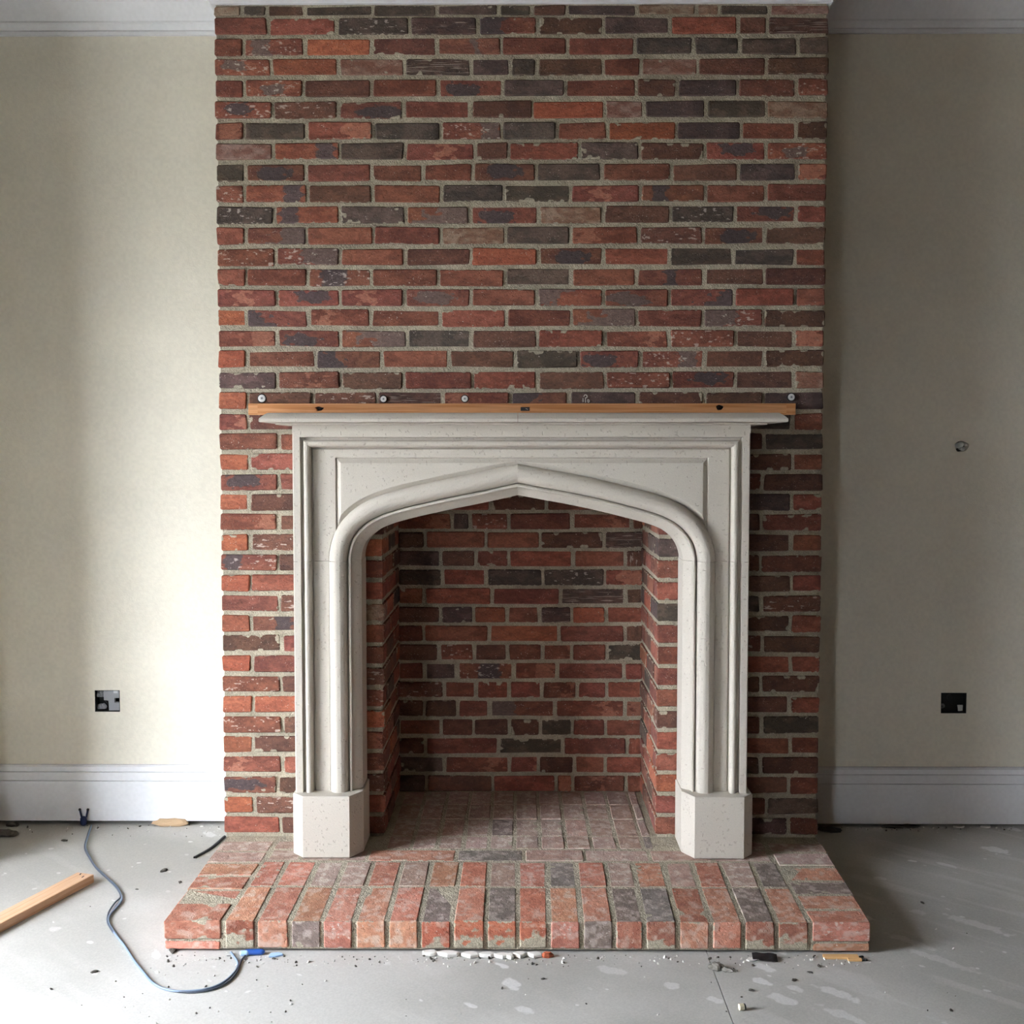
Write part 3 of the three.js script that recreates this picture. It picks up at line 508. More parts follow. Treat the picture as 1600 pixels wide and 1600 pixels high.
// ------------------------------------------------------------------ stone surround
const surround = thing('fireplace_surround', 'pale limestone fireplace surround with a pointed arch, standing against the brick chimney breast', 'fireplace');
{
  const FIELD = 0.165, Zo = 0.19, Y = HEARTH_H;
  const YJ = at(813, 877, FIELD).y, GAP = 0.0007;
  const XO = (at(1169.5, 1000, Zo).x - at(459.5, 1000, Zo).x) / 2, XC = (at(1169.5, 1000, Zo).x + at(459.5, 1000, Zo).x) / 2;
  const plinthTop = Y + (at(510, 1248, 0.233).y - at(510, 1342.5, 0.233).y);
  const YF = at(813, 664, Zo).y;                       // underside of the shelf bed
  // ---- arch line (front arris of the opening)
  const inner = [[564, 900], [564, 884], [564.8, 867], [567.5, 853], [573, 843.5], [582, 834], [595, 825.6], [610, 819.2], [634, 812], [665, 804.6], [704, 796], [732, 790.4], [759, 784.9], [809.5, 773.6], [842, 779.8], [874, 785.4], [905, 791.6], [937, 798.6], [975, 808.2], [1005, 816], [1027, 823.4], [1041, 830.5], [1052, 839], [1060, 849], [1065, 860], [1067.4, 872], [1068, 886], [1068, 900]].map(([x, y]) => at(x, y, 0.125));
  const half = (list) => new THREE.CatmullRomCurve3(list, false, 'centripetal').getSpacedPoints(44).map((p) => [p.x, p.y]);
  const ai = 13, L = half(inner.slice(0, ai + 1)), Rr = half(inner.slice(ai));
  const smooth = (p) => { for (let k = 0; k < 3; k++) p = p.map((q, i) => i === 0 || i === p.length - 1 ? q : [(p[i - 1][0] + 2 * q[0] + p[i + 1][0]) / 4, (p[i - 1][1] + 2 * q[1] + p[i + 1][1]) / 4]); return p; };
  const curve = [...smooth(L), ...smooth(Rr).slice(1)].filter((p) => p[1] > YJ + 0.003), xi0 = curve[0][0], xi1 = curve.at(-1)[0];
  const rollPts = (d0, d1, z0, h, n) => Array.from({ length: n + 1 }, (_, i) => { const t = Math.PI * i / n; return [(d0 + d1) / 2 - (d1 - d0) / 2 * Math.cos(t), z0 + h * Math.sin(t) ** 0.8]; });
  const RO = 0.104;
  const arch = [[0, 0.02], [0, 0.122], [0.006, 0.131], [0.014, 0.139], [0.024, 0.147], [0.0295, 0.158], [0.030, 0.170], [0.0335, 0.171], [0.0385, 0.166], [0.041, 0.150], ...rollPts(0.0415, RO, 0.15, 0.042, 16), [RO + 0.001, 0.15]];
  const bead = [[0, 0.004], [0, Zo - 0.003], [0.003, Zo], [0.025, Zo], [0.0265, Zo - 0.018], [0.034, Zo - 0.018], ...rollPts(0.0345, 0.058, Zo - 0.018, 0.021, 10), [0.0585, 0.158], [0.062, 0.158], [0.0655, FIELD], [0.068, FIELD]];
  const BW = 0.067;
  // ---- jambs
  for (const s of [-1, 1]) {
    const xo = XC + s * XO, xi = s < 0 ? xi0 : xi1, y0 = plinthTop - 0.004, y1 = YJ - GAP;
    const parts = [sweepXY(arch, s < 0 ? [[xi, y0], [xi, y1]] : [[xi, y1], [xi, y0]], 0.5), sweepXY(bead, s < 0 ? [[xo, y1], [xo, y0]] : [[xo, y0], [xo, y1]], 0.5)];
    const a = s < 0 ? xo + BW : xi + RO, b = s < 0 ? xi - RO : xo - BW;
    parts.push(box(a, y0, 0.1, b, y1, FIELD));
    parts.push(box(Math.min(xo, xi) + 0.0005, y0, 0.004, Math.max(xo, xi) - 0.0005, y1, 0.12));
    mesh('jamb', merge(parts), M.stone, surround);
  }
  // ---- head stone with the arch
  {
    const y0 = YJ + GAP, yTopBead = at(813, 671, Zo).y;
    const path = [[xi0, y0], ...curve, [xi1, y0]];
    const outPath = [[XC + XO, y0], [XC + XO, yTopBead], [XC - XO, yTopBead], [XC - XO, y0]];
    const top = path.reduce((m, p, i) => p[1] > path[m][1] ? i : m, 0);
    const parts = [geoFrom(sweepPos(arch, path, XY, 0, top), 0.5), geoFrom(sweepPos(arch, path, XY, top), 0.5), sweepXY(bead, outPath, 0.5)];
    // offset of the arch line
    const off = (d) => { const n = path.length, o = []; for (let i = 0; i < n; i++) { const sg = (a, b) => { const l = Math.hypot(b[0] - a[0], b[1] - a[1]); return [-(b[1] - a[1]) / l, (b[0] - a[0]) / l]; }; const n1 = i ? sg(path[i - 1], path[i]) : sg(path[0], path[1]), n2 = i < n - 1 ? sg(path[i], path[i + 1]) : n1, q = 1 + n1[0] * n2[0] + n1[1] * n2[1]; o.push([path[i][0] + (n1[0] + n2[0]) / q * d, path[i][1] + (n1[1] + n2[1]) / q * d]); } return o; };
    const ro = off(RO), apexI = ro.reduce((m, p, i) => p[1] > ro[m][1] ? i : m, 0);
    const sx0 = at(524, 770, FIELD).x, sx1 = at(1107, 770, FIELD).x, sy = at(813, 714.5, FIELD).y;
    const left = ro.filter((p, i) => i <= apexI && p[0] < sx0), right = ro.filter((p, i) => i > apexI && p[0] > sx1);
    const hole = [...left, [sx0, left.at(-1)[1] + 0.004], [sx0, sy], [sx1, sy], [sx1, right[0][1] + 0.004], ...right];
    const fieldShape = [[XC - XO + BW, y0], [XC - XO + BW, yTopBead - BW], [XC + XO - BW, yTopBead - BW], [XC + XO - BW, y0], ...hole.slice().reverse()];
    parts.push(slab(fieldShape, 0.1, FIELD));
    // body behind, so that the stone is solid (kept clear of the opening)
    parts.push(slab([[XC - XO + 0.0005, y0], [XC - XO + 0.0005, yTopBead - 0.001], [XC + XO - 0.0005, yTopBead - 0.001], [XC + XO - 0.0005, y0], ...off(0.004).slice().reverse()], 0.004, 0.118));
    // sunk spandrel: a raised panel with bevelled edges inside a V groove
    const st = 0.0032, seg = off(RO - 0.002), distArch = (x, y) => { let m = 9; for (let i = 0; i < seg.length - 1; i++) { const [ax, ay] = seg[i], [bx, by] = seg[i + 1], dx = bx - ax, dy = by - ay, t = clamp(((x - ax) * dx + (y - ay) * dy) / (dx * dx + dy * dy)), qx = x - ax - t * dx, qy = y - ay - t * dy; const d = Math.hypot(qx, qy) * (dx * qy - dy * qx >= 0 ? 1 : -1); if (Math.abs(d) < Math.abs(m)) m = d; } return m; };
    const ybot = left.at(-1)[1] - 0.02, nx = Math.round((sx1 - sx0) / st), ny = Math.round((sy - ybot) / st), H = [], pos = [];
    const lowZ = FIELD - 0.008, highZ = FIELD + 0.006;
    for (let j = 0; j <= ny; j++) for (let i = 0; i <= nx; i++) {
      const x = lerp(sx0, sx1, i / nx), y = lerp(ybot, sy, j / ny), da = distArch(x, y), d = Math.min(x - sx0, sx1 - x, sy - y), e = Math.min(d - 0.0035, da);
      const z = e < 0 && d < 0.0035 ? lerp(FIELD - 0.001, lowZ, clamp(d / 0.0035)) : lowZ + (highZ - lowZ) * clamp(e / 0.0165);
      H.push([x, y, z, da]);
    }
    for (let j = 0; j < ny; j++) for (let i = 0; i < nx; i++) { const k = j * (nx + 1) + i, a = H[k], b = H[k + 1], c = H[k + nx + 2], d = H[k + nx + 1]; if (Math.max(a[3], b[3], c[3], d[3]) < -0.012) continue; pos.push(...a.slice(0, 3), ...b.slice(0, 3), ...c.slice(0, 3), ...a.slice(0, 3), ...c.slice(0, 3), ...d.slice(0, 3)); }
    parts.push(geoFrom(pos, 0.45));
    mesh('arched_lintel', merge(parts), M.stone, surround);
    mesh('frieze', box(XC - XO, yTopBead - 0.012, 0.004, XC + XO, YF, Zo + 0.0003), M.stone, surround);
    // shelf: bed moulding and two moulded slabs meeting at a joint
    const SZ = 0.28, sBot = at(813, 659.5, SZ).y, sTop = at(813, 644.5, SZ).y, h = sTop - sBot, SX0 = at(407, 657, SZ - 0.03).x, SX1 = at(1228.5, 655, SZ - 0.03).x, SJ = at(809, 652, SZ).x;
    mesh('bed_mould', merge([box(XC - XO - 0.05, YF, 0.004, XC + XO + 0.05, sBot + 0.0002, 0.222, 0.003)]), M.stone, surround);
    const prof = [[0.2, 0], [0.004, 0], [0.001, 0.001], [0, 0.004], [0, 0.009], [0.0015, 0.0125], [0.008, h * 0.6], [0.016, h * 0.82], [0.023, h * 0.96], [0.027, h], [0.2, h]].map(([d, k]) => [d, sBot + k]);
    for (const [a, b] of [[SX0, SJ - 0.0007], [SJ + 0.0007, SX1]]) {
      const path = a === SX0 ? [[SX0, -0.003], [SX0, -SZ], [b, -SZ]] : [[a, -SZ], [SX1, -SZ], [SX1, -0.003]];
      mesh('mantel_shelf', merge([sweepPlan(prof, path, 0.5), box(Math.min(a, b) + (a === SX0 ? 0.02 : 0.0005), sBot + 0.001, 0.004, b - (a === SX0 ? 0.0005 : 0.02), sTop - 0.0008, SZ - 0.03)]), M.stone, surround);
    }
  }
  // ---- plinth blocks
  const plan = (pts) => { const g = new THREE.ExtrudeGeometry(shapeOf(pts.map(([x, z]) => [x, -z])), { depth: plinthTop - Y - 0.0035, bevelEnabled: true, bevelSize: 0.0025, bevelThickness: 0.0035, bevelOffset: -0.0025, bevelSegments: 1 }); g.rotateX(-Math.PI / 2); g.translate(0, Y + 0.0035, 0); return boxUV(g); };
  const q = (px, z, py = 1300) => [at(px, py, z).x, z];
  mesh('plinth', plan([q(473, 0.233), q(546, 0.233), q(568.5, 0.165), [at(568.5, 1300, 0.165).x, 0.012], [at(458.5, 1300, 0.19).x, 0.012], q(458.5, 0.19)]), M.stone, surround);
  mesh('plinth', plan([q(1085.5, 0.233), q(1162.5, 0.233), q(1175, 0.19), [at(1175, 1300, 0.19).x, 0.012], [at(1064, 1300, 0.165).x, 0.012], q(1064, 0.165)]), M.stone, surround);
}

// ------------------------------------------------------------------ timber batten and fixings above the shelf
{
  const Z = 0.026, a = at(388, 648.3, Z), b = at(1243.5, 629.5, Z), a2 = at(388, 630.5, Z), yc = (a.y + b.y) / 2;
  const t = thing('timber_batten', 'long thin timber batten fixed to the brickwork just above the stone shelf', 'batten', [(a.x + b.x) / 2, a.y, 0]);
  const w = b.x - a.x, h = a2.y - a.y, hp = (px, py) => { const p = at(px, py, Z); return [p.x - (a.x + b.x) / 2, p.y - a.y]; };
  const [h1x, h1y] = hp(499, 638.5), [h2x, h2y] = hp(1125, 636.5);
  mesh('timber', slab(rect(-w / 2, 0, w / 2, h), 0.004, Z, [holeOval(h1x, h1y, 0.013, 0.0075, 16, 0.12), holeOval(h2x, h2y, 0.0135, 0.009, 16, 0.06)], 0.0012), M.wood, t);
  for (const [x, y] of [[h1x, h1y], [h2x, h2y]]) { const g = box(x - 0.017, y - 0.012, 0.0015, x + 0.017, y + 0.012, 0.006); tag(mesh('hole_shade_backing', g, M.black, t), 'black backing in place of the shade inside the fixing hole'); }  // black backing puts the shade inside each hole into colour
  const [lx, ly] = hp(820.5, 639);
  const lab = mesh('sticker', box(lx - 0.0155, ly - 0.0065, Z, lx + 0.0155, ly + 0.0065, Z + 0.0008), M.black, t); tag(lab, 'small black sticker on the timber');
  const sq = new THREE.CatmullRomCurve3([[4, -1], [2.5, 1.5], [6, 0.5], [7.5, -1.5], [10, -0.5]].map(([x, y]) => V(lx + x / 1000, ly + y / 1000, Z + 0.0009)));
  mesh('squiggle', new THREE.TubeGeometry(sq, 16, 0.0006, 5), M.chalk, lab);
}
{
  const defs = [[409.3, 622.5, 0.0128, 'white washered screw in a drilled hole, leftmost above the batten'], [599.3, 623.5, 0.0105, 'white washered screw, second from the left above the batten, beside white scuffs'], [726.3, 623, 0.0108, 'white washered screw above the batten, nearest the middle of the shelf'], [1236.3, 620.5, 0.0115, 'white washered screw above the right-hand end of the batten']];
  let first;
  for (const [px, py, r, label] of defs) {
    const p = at(px, py, 0.004); let t;
    if (!first) {
      t = first = thing('wall_screw', label, 'screw', [p.x, p.y, 0.0055]);
      const lathe = (pts, n = 20) => { const g = new THREE.LatheGeometry(pts.map(([x, y]) => new THREE.Vector2(x, y)), n); g.rotateX(Math.PI / 2); return boxUV(g); };
      tag(mesh('hole_shade_disc', lathe([[0.0001, 0.0004], [1.22, 0.0004], [1.25, -0.9]].map(([x, y]) => [x * 0.0125, y * 0.01])), M.black, t), 'black disc standing in for the shaded drilled hole');  // flat black disc stands in for the shade of the hole
      mesh('washer', lathe([[0.0052, 0.0022], [0.006, 0.0034], [0.0115, 0.0024], [0.0122, 0.0012], [0.0122, 0]]), M.whitePlastic, t);
      const hd = mesh('screw_head', lathe([[0.0001, 0.0036], [0.0045, 0.0032], [0.0052, 0.0022], [0.0052, 0.0006]]), M.zinc, t);
      mesh('recess_shade', merge([box(-0.003, -0.0007, 0.003, 0.003, 0.0007, 0.0039), box(-0.0007, -0.003, 0.003, 0.0007, 0.003, 0.0039)]), M.black, hd);  // raised black bars paint the shade of the cross slot
    } else { t = first.clone(); t.name = numbered('wall_screw'); scene.add(t); t.position.set(p.x, p.y, 0.0055); }
    const k = r / 0.0122; t.scale.set(k, k, 1); t.rotation.z = px; tag(t, label, 'screw', 'washered screws in the brickwork above the batten');
  }
}

// ------------------------------------------------------------------ sockets and cable outlet
function socket(S, label, right) {
  const w = S.x1 - S.x0, h = S.y1 - S.y0, t = thing('socket_box', label, 'socket', [(S.x0 + S.x1) / 2, S.y0, ZW]);
  const D = -0.045, x = w / 2, e = 0.0018;
  mesh('back_box', merge([box(-x, 0, D, x, h, D + e), box(-x, 0, D, -x + e, h, 0.001), box(x - e, 0, D, x, h, 0.001), box(-x, 0, D, x, e, 0.001), box(-x, h - e, D, x, h, 0.001)]), M.darkMetal, t);
  if (!right) {
    tag(mesh('plaster_fill', slab([[x * -0.32, h * 0.98], [x * 0.98, h * 0.98], [x * 0.98, h * 0.62], [x * 0.55, h * 0.62], [x * 0.55, h * 0.42], [x * 0.98, h * 0.42], [x * 0.98, h * 0.04], [x * 0.06, h * 0.04], [x * 0.04, h * 0.5], [x * -0.32, h * 0.52]], -0.02, -0.004, [], 0.002), M.grey, t), 'grey smear of plaster filling half the box');
    for (const [a, b, r] of [[-0.68, 0.78, 0.3], [-0.66, 0.2, 0.28]]) { const g = lump(x * r * 1.25, 1.1, 0.9, 0.5, a * 50 + b * 30 + 60, 2); g.translate(a * x, b * h - x * r * 0.8, -0.024); mesh('plaster_lump', boxUV(g), M.grey, t); }
    mesh('fixing_lug', box(x * 0.5, h * 0.86, -0.004, x * 0.82, h * 0.97, -0.001), M.zinc, t);
    const c = new THREE.CatmullRomCurve3([V(-x * 0.4, h * 0.5, -0.03), V(-x * 0.1, h * 0.45, -0.008), V(x * 0.03, h * 0.3, -0.012), V(0, h * 0.12, -0.03)]);
    mesh('wire', new THREE.TubeGeometry(c, 16, 0.0035, 8), M.black, t);
  } else {
    mesh('knockout', new THREE.CylinderGeometry(0.011, 0.011, 0.004, 18).rotateX(Math.PI / 2).translate(0, h * 0.68, D + 0.004), M.black, t);
    tag(mesh('paper_tag', slab([[x * 0.38, h * 0.38], [x * 0.82, h * 0.38], [x * 0.8, h * 0.1], [x * 0.45, h * 0.08]], -0.012, -0.0105), M.whitePlastic, t), 'pale tag inside the dark box');
    const c = new THREE.CatmullRomCurve3([V(-x * 0.7, h * 0.15, -0.04), V(-x * 0.62, h * 0.28, -0.02), V(-x * 0.75, h * 0.4, -0.012), V(-x * 0.9, h * 0.3, -0.03)]);
    mesh('wire', new THREE.TubeGeometry(c, 16, 0.004, 8), M.grey, t);
  }
}
socket(SOCK_L, 'open socket box half filled with grey plaster, in the wall left of the chimney', false);
socket(SOCK_R, 'empty dark socket box with a pale tag, in the wall right of the chimney', true);
{
  const t = thing('cable_outlet', 'round hole with pale wire ends in the wall, high right of the chimney breast', 'outlet', [LH.x, LH.y, ZW]);
  mesh('dark_hole_lining', new THREE.LatheGeometry([[0.0001, -0.05], [0.03, -0.05], [0.03, -0.001]].map(([x, y]) => new THREE.Vector2(x, y)), 20).rotateX(Math.PI / 2), M.rubble, t);  // dark lining colour stands in for shade inside the hole
  for (const [x, y, r, tx, ty] of [[-0.006, 0.005, 0.0105, 0.15, -0.15], [0.005, -0.007, 0.0085, -0.1, 0.1], [0.014, 0.009, 0.0055, 0.1, 0.2]]) { const g = new THREE.CapsuleGeometry(r, 0.034, 5, 14).rotateX(Math.PI / 2); g.rotateY(tx).rotateX(ty); g.translate(x, y, -0.014); mesh('wire_end', boxUV(g), M.whitePlastic, t); }
}

// ------------------------------------------------------------------ things lying on the floor
function lump(r, sx, sy, sz, seed, detail = 1) {
  const g = new THREE.IcosahedronGeometry(r, detail), p = g.attributes.position;
  for (let i = 0; i < p.count; i++) { const x = p.getX(i), y = p.getY(i), z = p.getZ(i), k = 0.45 + 0.6 * vn(x / r * 1.3 + seed, y / r * 1.3 + z / r * 2.1 + seed) + 0.5 * vn(x / r * 4 + seed, y / r * 3 + z / r * 4.3 + seed); p.setXYZ(i, x * k * sx, Math.max(y * k * sy, -r * sy * 0.5), z * k * sz); }
  g.computeBoundingBox(); g.translate(0, -g.boundingBox.min.y, 0); g.computeVertexNormals(); return boxUV(g);
}
function flake(w, d, h, seed) { // a broken flat shard
  const r = mulberry(seed), n = 7, pts = Array.from({ length: n }, (_, i) => { const a = i / n * 6.283 + r() * 0.5, k = 0.6 + r() * 0.5; return [Math.cos(a) * w / 2 * k, Math.sin(a) * d / 2 * k]; });
  const g = new THREE.ExtrudeGeometry(shapeOf(pts), { depth: h * 0.6, bevelEnabled: true, bevelSize: h * 0.3, bevelThickness: h * 0.2, bevelSegments: 1 }); g.rotateX(-Math.PI / 2); g.computeBoundingBox(); g.translate(0, -g.boundingBox.min.y, 0); return boxUV(g);
}
function drop(name, geo, mat, px, py, label, category, turn = 0, group, lift = 0) { const p = atY(px, py, 0), m = mesh(name, geo, mat); m.position.set(p.x, lift, p.z); m.rotation.y = turn; return tag(m, label, category, group); }
{ // plank at the left edge
  const a = atY(147, 1379, 0), b = atY(0, 1458, 0), dir = b.clone().sub(a).setY(0).normalize(), nrm = V(dir.z, 0, -dir.x), len = 0.95, h = 0.028, wd = 0.066;
  if (nrm.x > 0) nrm.negate();
  const c = a.clone().addScaledVector(dir, len / 2).addScaledVector(nrm, wd / 2), t = thing('timber_offcut', 'planed timber offcut lying on the floor at the left edge, far end nail dented', 'timber', [c.x, 0, c.z], Math.atan2(-dir.z, dir.x));
  mesh('board', box(-len / 2, 0, -wd / 2, len / 2, h, wd / 2, 0.002), M.plank, t);
  for (const [x, z, r] of [[-len / 2 + 0.012, 0.012, 0.4], [-len / 2 + 0.03, -0.012, 0.2]]) { const g = new THREE.CapsuleGeometry(0.0022, 0.012, 3, 8).rotateZ(Math.PI / 2).rotateY(r); g.scale(1, 0.4, 1); g.translate(x, h, z); tag(mesh('nail_dent', boxUV(g), M.black, t), 'dark nail dent'); }
}
{ // twin cable
  const P = (list, y = 0.004) => list.map(([x, yy, h]) => { const p = atY(x, yy, h ?? y); return p; });
  const t = new THREE.Group(); t.name = 'electric_cable'; scene.add(t);
  tag(t, 'thin grey-blue twin cable snaking over the floor from the left skirting to the hearth', 'cable');
  const main = [[143, 1289], [138, 1305], [133.5, 1324], [139, 1337], [148, 1353], [158, 1363], [170, 1374], [183, 1387], [190, 1401], [189, 1409], [180, 1420], [171, 1431], [170, 1442], [180, 1459], [196, 1480], [211, 1503], [224, 1519], [238, 1535], [254, 1544], [274, 1548.5], [298, 1548.5], [324, 1545], [345, 1537], [361, 1525], [371, 1511], [371, 1503], [366, 1495], [361, 1488]];
  const tube = (pts, r, mat, name, n) => { const c = new THREE.CatmullRomCurve3(pts, false, 'centripetal'); return mesh(name, new THREE.TubeGeometry(c, n, r, 8), mat, t); };
  tube(P(main, 0.0042), 0.0034, M.cable, 'strand', 320);
  const second = [[142, 1290], [136.5, 1306], [132.5, 1325], [140, 1341], [150, 1356], [160, 1366], [172, 1377], [184, 1390], [188, 1402], [180, 1410], [174, 1418], [169, 1428], [168, 1441], [177, 1457]];
  tube(P(second, 0.0048), 0.0028, M.cableDark, 'strand', 180);
  const third = [[262, 1547], [285, 1550], [308, 1550], [333, 1545.5], [353, 1536.5], [368, 1522], [373.5, 1509], [378, 1499], [385, 1491]];
  tube(P(third, 0.0036), 0.0026, M.cableDark, 'strand', 140);
  // connector leaning on the skirting
  const b = atY(135, 1287, 0), z = Math.max(b.z, ZW + 0.03), conn = new THREE.Group();
  const body = new THREE.CapsuleGeometry(0.011, 0.016, 4, 12); body.scale(1.2, 1, 0.8); body.translate(b.x, 0.02, z);
  const c1 = mesh('connector', boxUV(body), M.navy, t);
  for (const s of [-1, 1]) { const pr = new THREE.CapsuleGeometry(0.0036, 0.026, 4, 10); pr.rotateZ(-s * 0.22); pr.translate(b.x + s * 0.0125, 0.048, z - 0.004); mesh('prong', boxUV(pr), M.navy, c1); const tip = new THREE.SphereGeometry(0.0052, 10, 8); tip.translate(b.x + s * 0.0157, 0.063, z - 0.004); mesh('prong_tip', boxUV(tip), M.black, c1); }
}
{ // blue clip and foil scraps at the hearth base
  const p = atY(397, 1492, 0), t = thing('cable_clip', 'shiny blue plastic cable clip on the floor against the hearth front', 'clip', [p.x, 0, p.z], 0.1);
  const g = new THREE.CapsuleGeometry(0.011, 0.04, 4, 12).rotateZ(Math.PI / 2); g.scale(1, 0.75, 0.8); g.translate(0, 0.0085, 0);
  mesh('sleeve', boxUV(g), M.blue, t);
  const g2 = new THREE.CapsuleGeometry(0.008, 0.012, 4, 10).rotateZ(Math.PI / 2); g2.translate(-0.027, 0.008, 0.004); tag(mesh('end_cap', boxUV(g2), M.paleBlue, t), 'pale blue end');
  const f = flake(0.05, 0.03, 0.006, 3); drop('foil_scrap', f, M.paleBlue, 431, 1493.5, 'crumpled pale blue scrap right of the blue clip at the hearth front', 'scrap', 0.3);
}
{ // black rubber strip beside the hearth
  const a = atY(304, 1340, 0.004), b = atY(330, 1325, 0.004), c = atY(351, 1307, 0.006), k = new THREE.CatmullRomCurve3([a, b, c]);
  const m = mesh('rubber_strip', boxUV(new THREE.TubeGeometry(k, 30, 0.0052, 7)), M.rubber); tag(m, 'short dark rubber strip on the floor by the left back corner of the hearth', 'strip');
}
drop('dark_lump', lump(0.034, 1.4, 0.45, 0.9, 3, 2), M.rubble, 9, 1306, 'large dark lump of rubble at the left edge of the floor', 'rubble');
drop('dark_lump', lump(0.018, 1.3, 0.6, 0.7, 8), M.rubble, 20, 1291, 'small dark lump of rubble against the skirting at the far left', 'rubble');
drop('clay_fragment', lump(0.05, 1.35, 0.4, 0.4, 12, 2), M.clay, 266, 1290, 'flat brown clay fragment under the left skirting board', 'rubble', 0.05);
drop('black_shard', lump(0.034, 1.3, 0.34, 0.6, 21, 2), M.black, 1299, 1299, 'black shard on the floor beside the right corner of the chimney breast', 'shard', -0.3);
drop('debris_tuft', lump(0.03, 2.4, 0.3, 0.5, 33, 2), M.rubble, 1405, 1293, 'matted dark debris along the right skirting board', 'debris');
drop('plaster_flake', flake(0.045, 0.02, 0.008, 61), M.plaster, 1498, 1293, 'pale plaster flake under the right skirting, nearer the chimney breast', 'flake');
drop('plaster_flake', flake(0.04, 0.022, 0.008, 62), M.plaster, 1542, 1293, 'pale plaster flake under the right skirting, further from the chimney breast', 'flake');
{
  const p = atY(1195, 1500, 0), t = thing('plastic_scrap', 'folded black plastic scrap on the floor at the hearth front, right of centre', 'scrap', [p.x, 0, p.z], -0.1);
  const g = new THREE.PlaneGeometry(0.07, 0.034, 14, 8).rotateX(-Math.PI / 2), q = g.attributes.position; for (let i = 0; i < q.count; i++) q.setY(i, 0.004 + 0.007 * vn(q.getX(i) * 90, q.getZ(i) * 40 + 3) + (q.getZ(i) < 0 ? -q.getZ(i) * 0.3 : 0)); g.computeVertexNormals();
  const back = g.clone(); back.translate(0, -0.0015, 0); mesh('sheet', boxUV(merge([g, back])), M.black, t);
  const w = flake(0.03, 0.02, 0.004, 9); w.rotateY(0.6); w.translate(-0.037, 0, 0.004); tag(mesh('torn_edge', w, M.plaster, t), 'white torn edge');
}
{
  const p = atY(1313, 1496, 0), t = thing('wood_chips', 'two pale splinters of wood with black nails at the right end of the hearth front', 'splinter', [p.x, 0, p.z]);
  mesh('splinter', box(-0.05, 0, -0.006, 0.05, 0.008, 0.014, 0.0015), M.chip, t); mesh('splinter', box(0.015, 0, 0.016, 0.055, 0.007, 0.028, 0.0015), M.chip, t);
  for (const [x, z, r] of [[0.056, 0.004, 0.4], [0.061, 0.02, -0.5]]) { const g = new THREE.CapsuleGeometry(0.003, 0.014, 3, 8).rotateZ(Math.PI / 2).rotateY(r).translate(x, 0.004, z); tag(mesh('nail', boxUV(g), M.black, t), 'black nail'); }
}
{
  const p = atY(1119, 1514, 0), t = thing('mortar_rubble', 'crumbled grey mortar lump on the floor at the end of the board seam', 'rubble', [p.x, 0, p.z]);
  mesh('lump', lump(0.017, 1.2, 0.7, 0.9, 41, 2), std({ color: 0x77736a, roughness: 1 }), t);
  for (const [x, z, r, s] of [[0.022, 0.012, 0.01, 5], [0.036, 0.018, 0.008, 6], [0.05, 0.016, 0.006, 9]]) { const g = lump(r, 1.3, 0.7, 0.9, s, 1); g.translate(x, 0, z); mesh('crumb', g, std({ color: 0x8a877e, roughness: 1 }), t); }
}
{
  const p = atY(1160, 1578, 0), t = thing('wall_plug', 'cream plastic wall plug with a black end, on the floor near the board seam', 'plug', [p.x, 0, p.z], 0.2);
  const g = new THREE.CylinderGeometry(0.0085, 0.0085, 0.012, 14).rotateZ(Math.PI / 2).translate(-0.003, 0.0085, 0); mesh('body', boxUV(g), M.cream, t);
  const e = new THREE.CylinderGeometry(0.0075, 0.0085, 0.004, 14).rotateZ(-Math.PI / 2).translate(0.0052, 0.0085, 0); tag(mesh('end', boxUV(e), M.black, t), 'black end');
}
{ // broken plaster along the hearth base
  const list = [[672, 1492, 0.05], [700, 1493, 0.06], [735, 1494.5, 0.045], [758, 1495, 0.05], [783, 1496, 0.04], [797, 1497, 0.022], [812, 1494.5, 0.036], [836, 1494.5, 0.04]];
  const where = ['first from the left', 'second from the left', 'third from the left', 'fourth from the left', 'fifth from the left', 'smallest, sixth from the left', 'second from the right', 'rightmost, beside the terracotta crumb'];
  list.forEach(([x, y, w], i) => drop('plaster_shard', flake(w, 0.026, 0.011, 100 + i), M.plaster, x, y, `white plaster shard in the row along the hearth base, ${where[i]}`, 'shard', 0, 'white plaster shards along the hearth base'));
  drop('terracotta_crumb', lump(0.013, 1.3, 0.7, 0.8, 71, 2), M.terracotta, 854, 1495, 'orange terracotta crumb at the hearth base, right of the white shards', 'rubble');
}
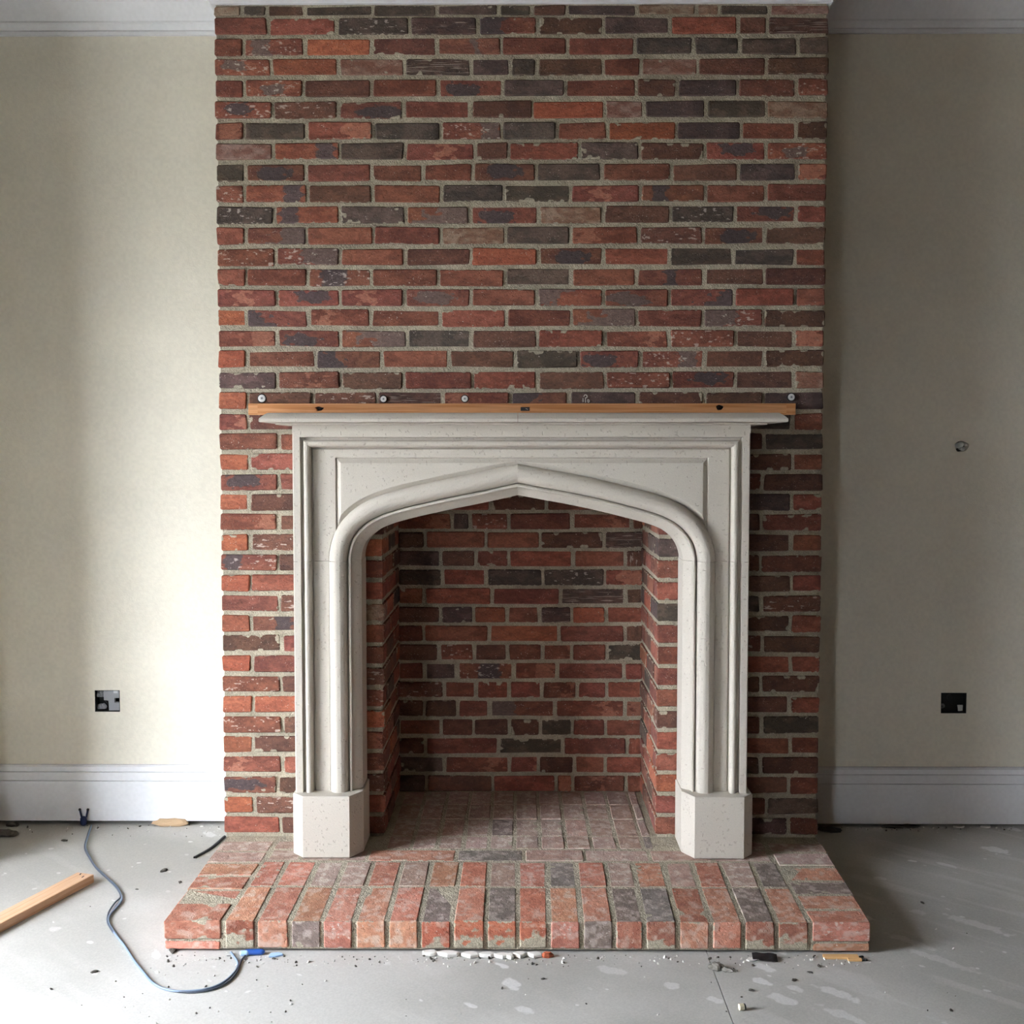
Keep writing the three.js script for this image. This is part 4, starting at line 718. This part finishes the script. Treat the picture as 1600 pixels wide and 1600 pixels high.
{ // dark bits big enough to tell apart
  const list = [[100, 1314, 0.008, 'near the left skirting, left of the cable'], [257, 1361, 0.009, 'between the cable and the hearth, the longest'], [281, 1379, 0.007, 'beside the left edge of the hearth'], [214, 1390, 0.004, 'right of the loop in the cable'], [148, 1519, 0.007, 'alone on the pale floor inside the cable bend'], [1441, 1411, 0.005, 'alone on the floor right of the hearth'], [1174, 1548, 0.006, 'left of the pale oval splash near the seam'], [1241, 1532, 0.006, 'on a white splash right of the seam'], [1280, 1510, 0.006, 'below the wood splinters'], [1266, 1520, 0.005, 'below the black plastic scrap, to its right'], [848, 1530, 0.004, 'on the bare floor below the middle of the hearth'], [270, 1486, 0.012, 'under the front left corner of the hearth']];
  list.forEach(([x, y, r, w], i) => drop('dark_chip', lump(r, 1.5, 0.55, 0.8, 200 + i * 7), M.rubble, x, y, `small dark chip of debris ${w}`, 'debris', i, 'dark chips on the floor'));
}
{ // fine crumbs nobody could count
  const r = mulberry(404), dark = [], pale = [], m4 = new THREE.Matrix4(), qn = new THREE.Quaternion(), put = [];
  const spot = () => { const k = r(); if (k < 0.5) return atY(260 + r() * 1100, 1493 + Math.abs(r() + r() - 1) * 22, 0); if (k < 0.62) return atY(r() * 350, 1289 + r() * r() * 20, 0); if (k < 0.74) return atY(1282 + r() * 318, 1293 + r() * r() * 10, 0); if (k < 0.86) return atY(190 + r() * 300, 1440 + r() * 160, 0); return atY(60 + r() * 1500, 1400 + r() * 200, 0); };
  const inHearth = (p) => p.x > -1.06 && p.x < 1.02 && p.z < 0.757;
  for (let i = 0; i < 520; i++) { const p = spot(); if (inHearth(p)) continue; const s = 0.0012 + r() * r() * 0.0042; m4.compose(p.setY(s * 0.3), qn.setFromEuler(new THREE.Euler(r() * 6, r() * 6, r() * 6)), V(s * (1 + r()), s * 0.7, s)); (r() < 0.45 ? dark : pale).push(m4.clone()); }
  const all = [...pale.map((m) => [m, 0xd2d0c9]), ...dark.map((m) => [m, 0x4a463f])];
  const im = new THREE.InstancedMesh(new THREE.IcosahedronGeometry(1, 0), std({ color: 0xffffff, roughness: 0.95 }), all.length); im.name = 'floor_crumbs'; im.castShadow = im.receiveShadow = true;
  all.forEach(([m, c], i) => { im.setMatrixAt(i, m); im.setColorAt(i, new THREE.Color(c)); }); scene.add(im);
  tag(im, 'pale and dark crumbs of plaster and grit scattered over the floor around the hearth', 'crumbs', null, 'stuff');
}

renderer.render(scene, camera);
